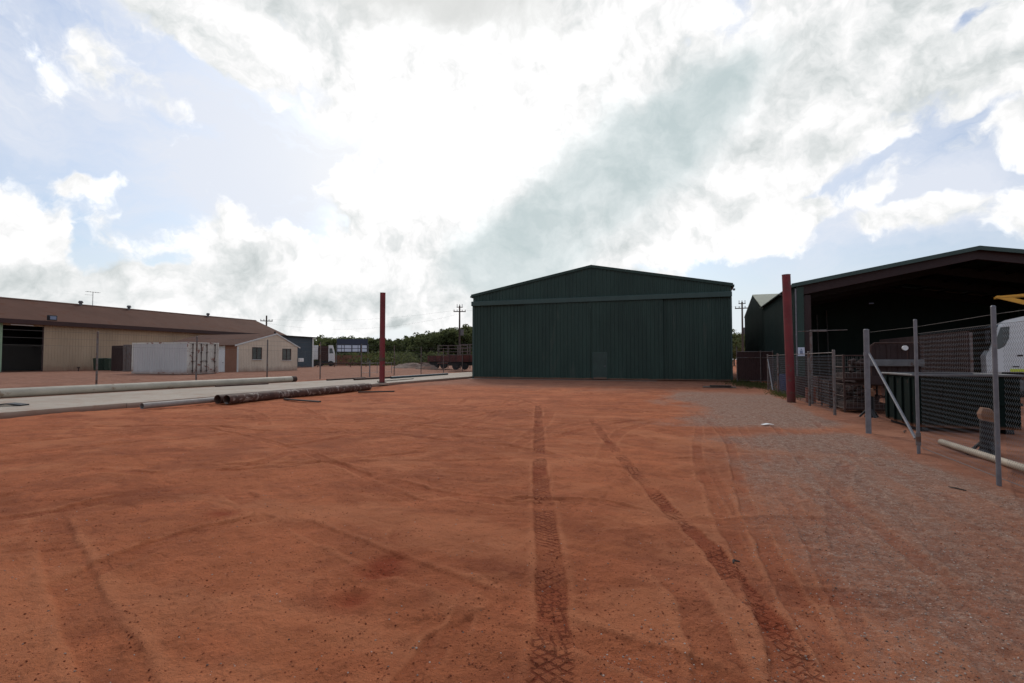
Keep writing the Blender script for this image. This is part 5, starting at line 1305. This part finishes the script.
    brt = blobs([(440, 140, 75, 70, 0, .45), (470, 110, 170, 90, 0, .10), (620, 70, 150, 40, 18, .20), (730, 225, 80, 40, 15, .16), (25, 215, 50, 40, 0, .10), (200, 225, 60, 30, 0, .12), (340, 235, 60, 25, 0, .08), (880, 200, 160, 30, 0, .08), (230, 40, 60, 40, 0, .08), (505, 170, 26, 50, 0, .16), (350, 215, 55, 35, 0, .14), (470, 240, 40, 25, 0, .1)])
    drk = blobs([(640, 190, 150, 90, 25, .07), (760, 60, 110, 40, 10, .07), (350, 300, 130, 20, 6, .06), (140, 300, 120, 16, 0, .06), (300, 268, 60, 12, 0, .06), (20, 275, 60, 14, 0, .10), (210, 275, 60, 14, 0, .08), (900, 110, 120, 40, 10, .03), (560, -90, 500, 60, 0, .25)])
    brt = mth(nt, 'MULTIPLY_ADD', bk.outputs[0], -.10, brt)
    lit = mth(nt, 'MULTIPLY', lit, mth(nt, 'SUBTRACT', 1.0, mth(nt, 'MULTIPLY', drk, 2.2), None, True))
    v = mth(nt, 'ADD', mth(nt, 'ADD', lit, .965), mth(nt, 'SUBTRACT', brt, drk))
    v = mth(nt, 'SMOOTH_MAX', v, .58, .12)
    shade = N(nt, 'ShaderNodeCombineXYZ')
    # shaded cloud is a little blue-green, bright cloud white
    t = N(nt, 'ShaderNodeMapRange'); t.inputs[1].default_value = .55; t.inputs[2].default_value = 1.0; L(v, t.inputs[0])
    tint = mixc(nt, t.outputs[0], (.905, .995, 1.0), (1, 1, 1))
    cl = N(nt, 'ShaderNodeMix', data_type='RGBA', blend_type='MULTIPLY'); cl.inputs[0].default_value = 1; cl.clamp_result = False
    vc = N(nt, 'ShaderNodeCombineColor'); vv = mth(nt, 'MULTIPLY', v, 9.6)
    for i in range(3): L(vv, vc.inputs[i])
    L(tint, cl.inputs[6]); L(vc.outputs[0], cl.inputs[7])
    skyc = vm('MULTIPLY', sky.outputs[0], (SKYK*.80, SKYK*.98, SKYK*1.22))
    c1 = mixc(nt, mth(nt, 'MULTIPLY', vl, .93), skyc, (7.9, 8.3, 9.2))
    sp = N(nt, 'ShaderNodeSeparateXYZ'); L(d, sp.inputs[0])
    hv = N(nt, 'ShaderNodeMapRange', interpolation_type='SMOOTHSTEP'); hv.inputs[1].default_value = .22; hv.inputs[2].default_value = .02; L(sp.outputs[2], hv.inputs[0])
    c1 = mixc(nt, mth(nt, 'MULTIPLY', hv.outputs[0], .85), c1, (8.0, 8.6, 9.3))
    gl = blobs([(430, 140, 125, 120, 0, .85), (620, 90, 200, 70, 15, .35)])
    c1 = mixc(nt, mth(nt, 'MINIMUM', gl, .95), c1, (10.2, 10.1, 9.9))
    c2 = mixc(nt, al.outputs[0], c1, cl.outputs[2])
    bn = noise(nt, 3.2, 7, .52, vm('ADD', d, vm('SCALE', wv, None, 0, .10)), .3)
    bnk = blobs([(600, 195, 110, 85, 25, 1.0), (495, 262, 70, 50, 20, .8), (670, 130, 95, 55, 40, .8), (540, 235, 80, 60, 20, .4), (760, 70, 110, 36, 20, .45)])
    bf = N(nt, 'ShaderNodeMapRange', interpolation_type='SMOOTHSTEP'); bf.inputs[1].default_value = .62; bf.inputs[2].default_value = 1.35; bf.inputs[4].default_value = .9
    L(mth(nt, 'ADD', mth(nt, 'MINIMUM', bnk, 1.1), mth(nt, 'MULTIPLY_ADD', bn.outputs[0], 1.3, -.45)), bf.inputs[0])
    bcol = mixc(nt, ramp(nt, mth(nt, 'MULTIPLY_ADD', nc.outputs[0], .55, mth(nt, 'MULTIPLY', nw.outputs[0], .45)), .40, .64).outputs[0], (5.3, 6.25, 6.4), (7.9, 8.5, 8.6))
    c2 = mixc(nt, bf.outputs[0], c2, bcol)
    tb = blobs([(450, -8, 190, 52, -5, 1.15)])
    tf = N(nt, 'ShaderNodeMapRange', interpolation_type='SMOOTHSTEP'); tf.inputs[1].default_value = .5; tf.inputs[2].default_value = 1.5; tf.inputs[4].default_value = .9
    L(mth(nt, 'ADD', tb, mth(nt, 'MULTIPLY_ADD', bn.outputs[0], .9, -.25)), tf.inputs[0])
    c2 = mixc(nt, tf.outputs[0], c2, (7.0, 7.15, 7.0))
    # below the horizon: plain dusty bounce colour
    hz = N(nt, 'ShaderNodeMapRange'); hz.inputs[1].default_value = -.02; hz.inputs[2].default_value = 0; L(sp.outputs[2], hz.inputs[0])
    c3 = mixc(nt, hz.outputs[0], (1.5, .8, .6), c2)
    L(c3, bg.inputs['Color'])
    w.cycles.sampling_method = 'MANUAL'; w.cycles.sample_map_resolution = 512
SUN_EL = R(34)
sd = D(455, 150); sun_az = math.atan2(sd.x, sd.y)     # clockwise from +Y
SUN_ROT = sun_az; SKYK = .9; sun_h = Vector((sd.x, sd.y, 0)).normalized()
world()
sl = bpy.data.lights.new('sun', 'SUN'); sl.energy = 1.3; sl.angle = R(11); sl.color = (1, .95, .88)
so = bpy.data.objects.new('sun', sl); C.objects.link(so)
dirv = Vector((math.sin(sun_az)*math.cos(SUN_EL), math.cos(sun_az)*math.cos(SUN_EL), math.sin(SUN_EL)))
so.rotation_euler = dirv.to_track_quat('Z', 'Y').to_euler(); so.location = (0, 0, 50)

S.view_settings.view_transform = 'Standard'; S.view_settings.look = 'None'; S.view_settings.gamma = 1; S.view_settings.exposure = 0
S.render.resolution_x = 1024; S.render.resolution_y = 683
S.cycles.max_bounces = 5; S.cycles.diffuse_bounces = 3; S.cycles.use_denoising = True
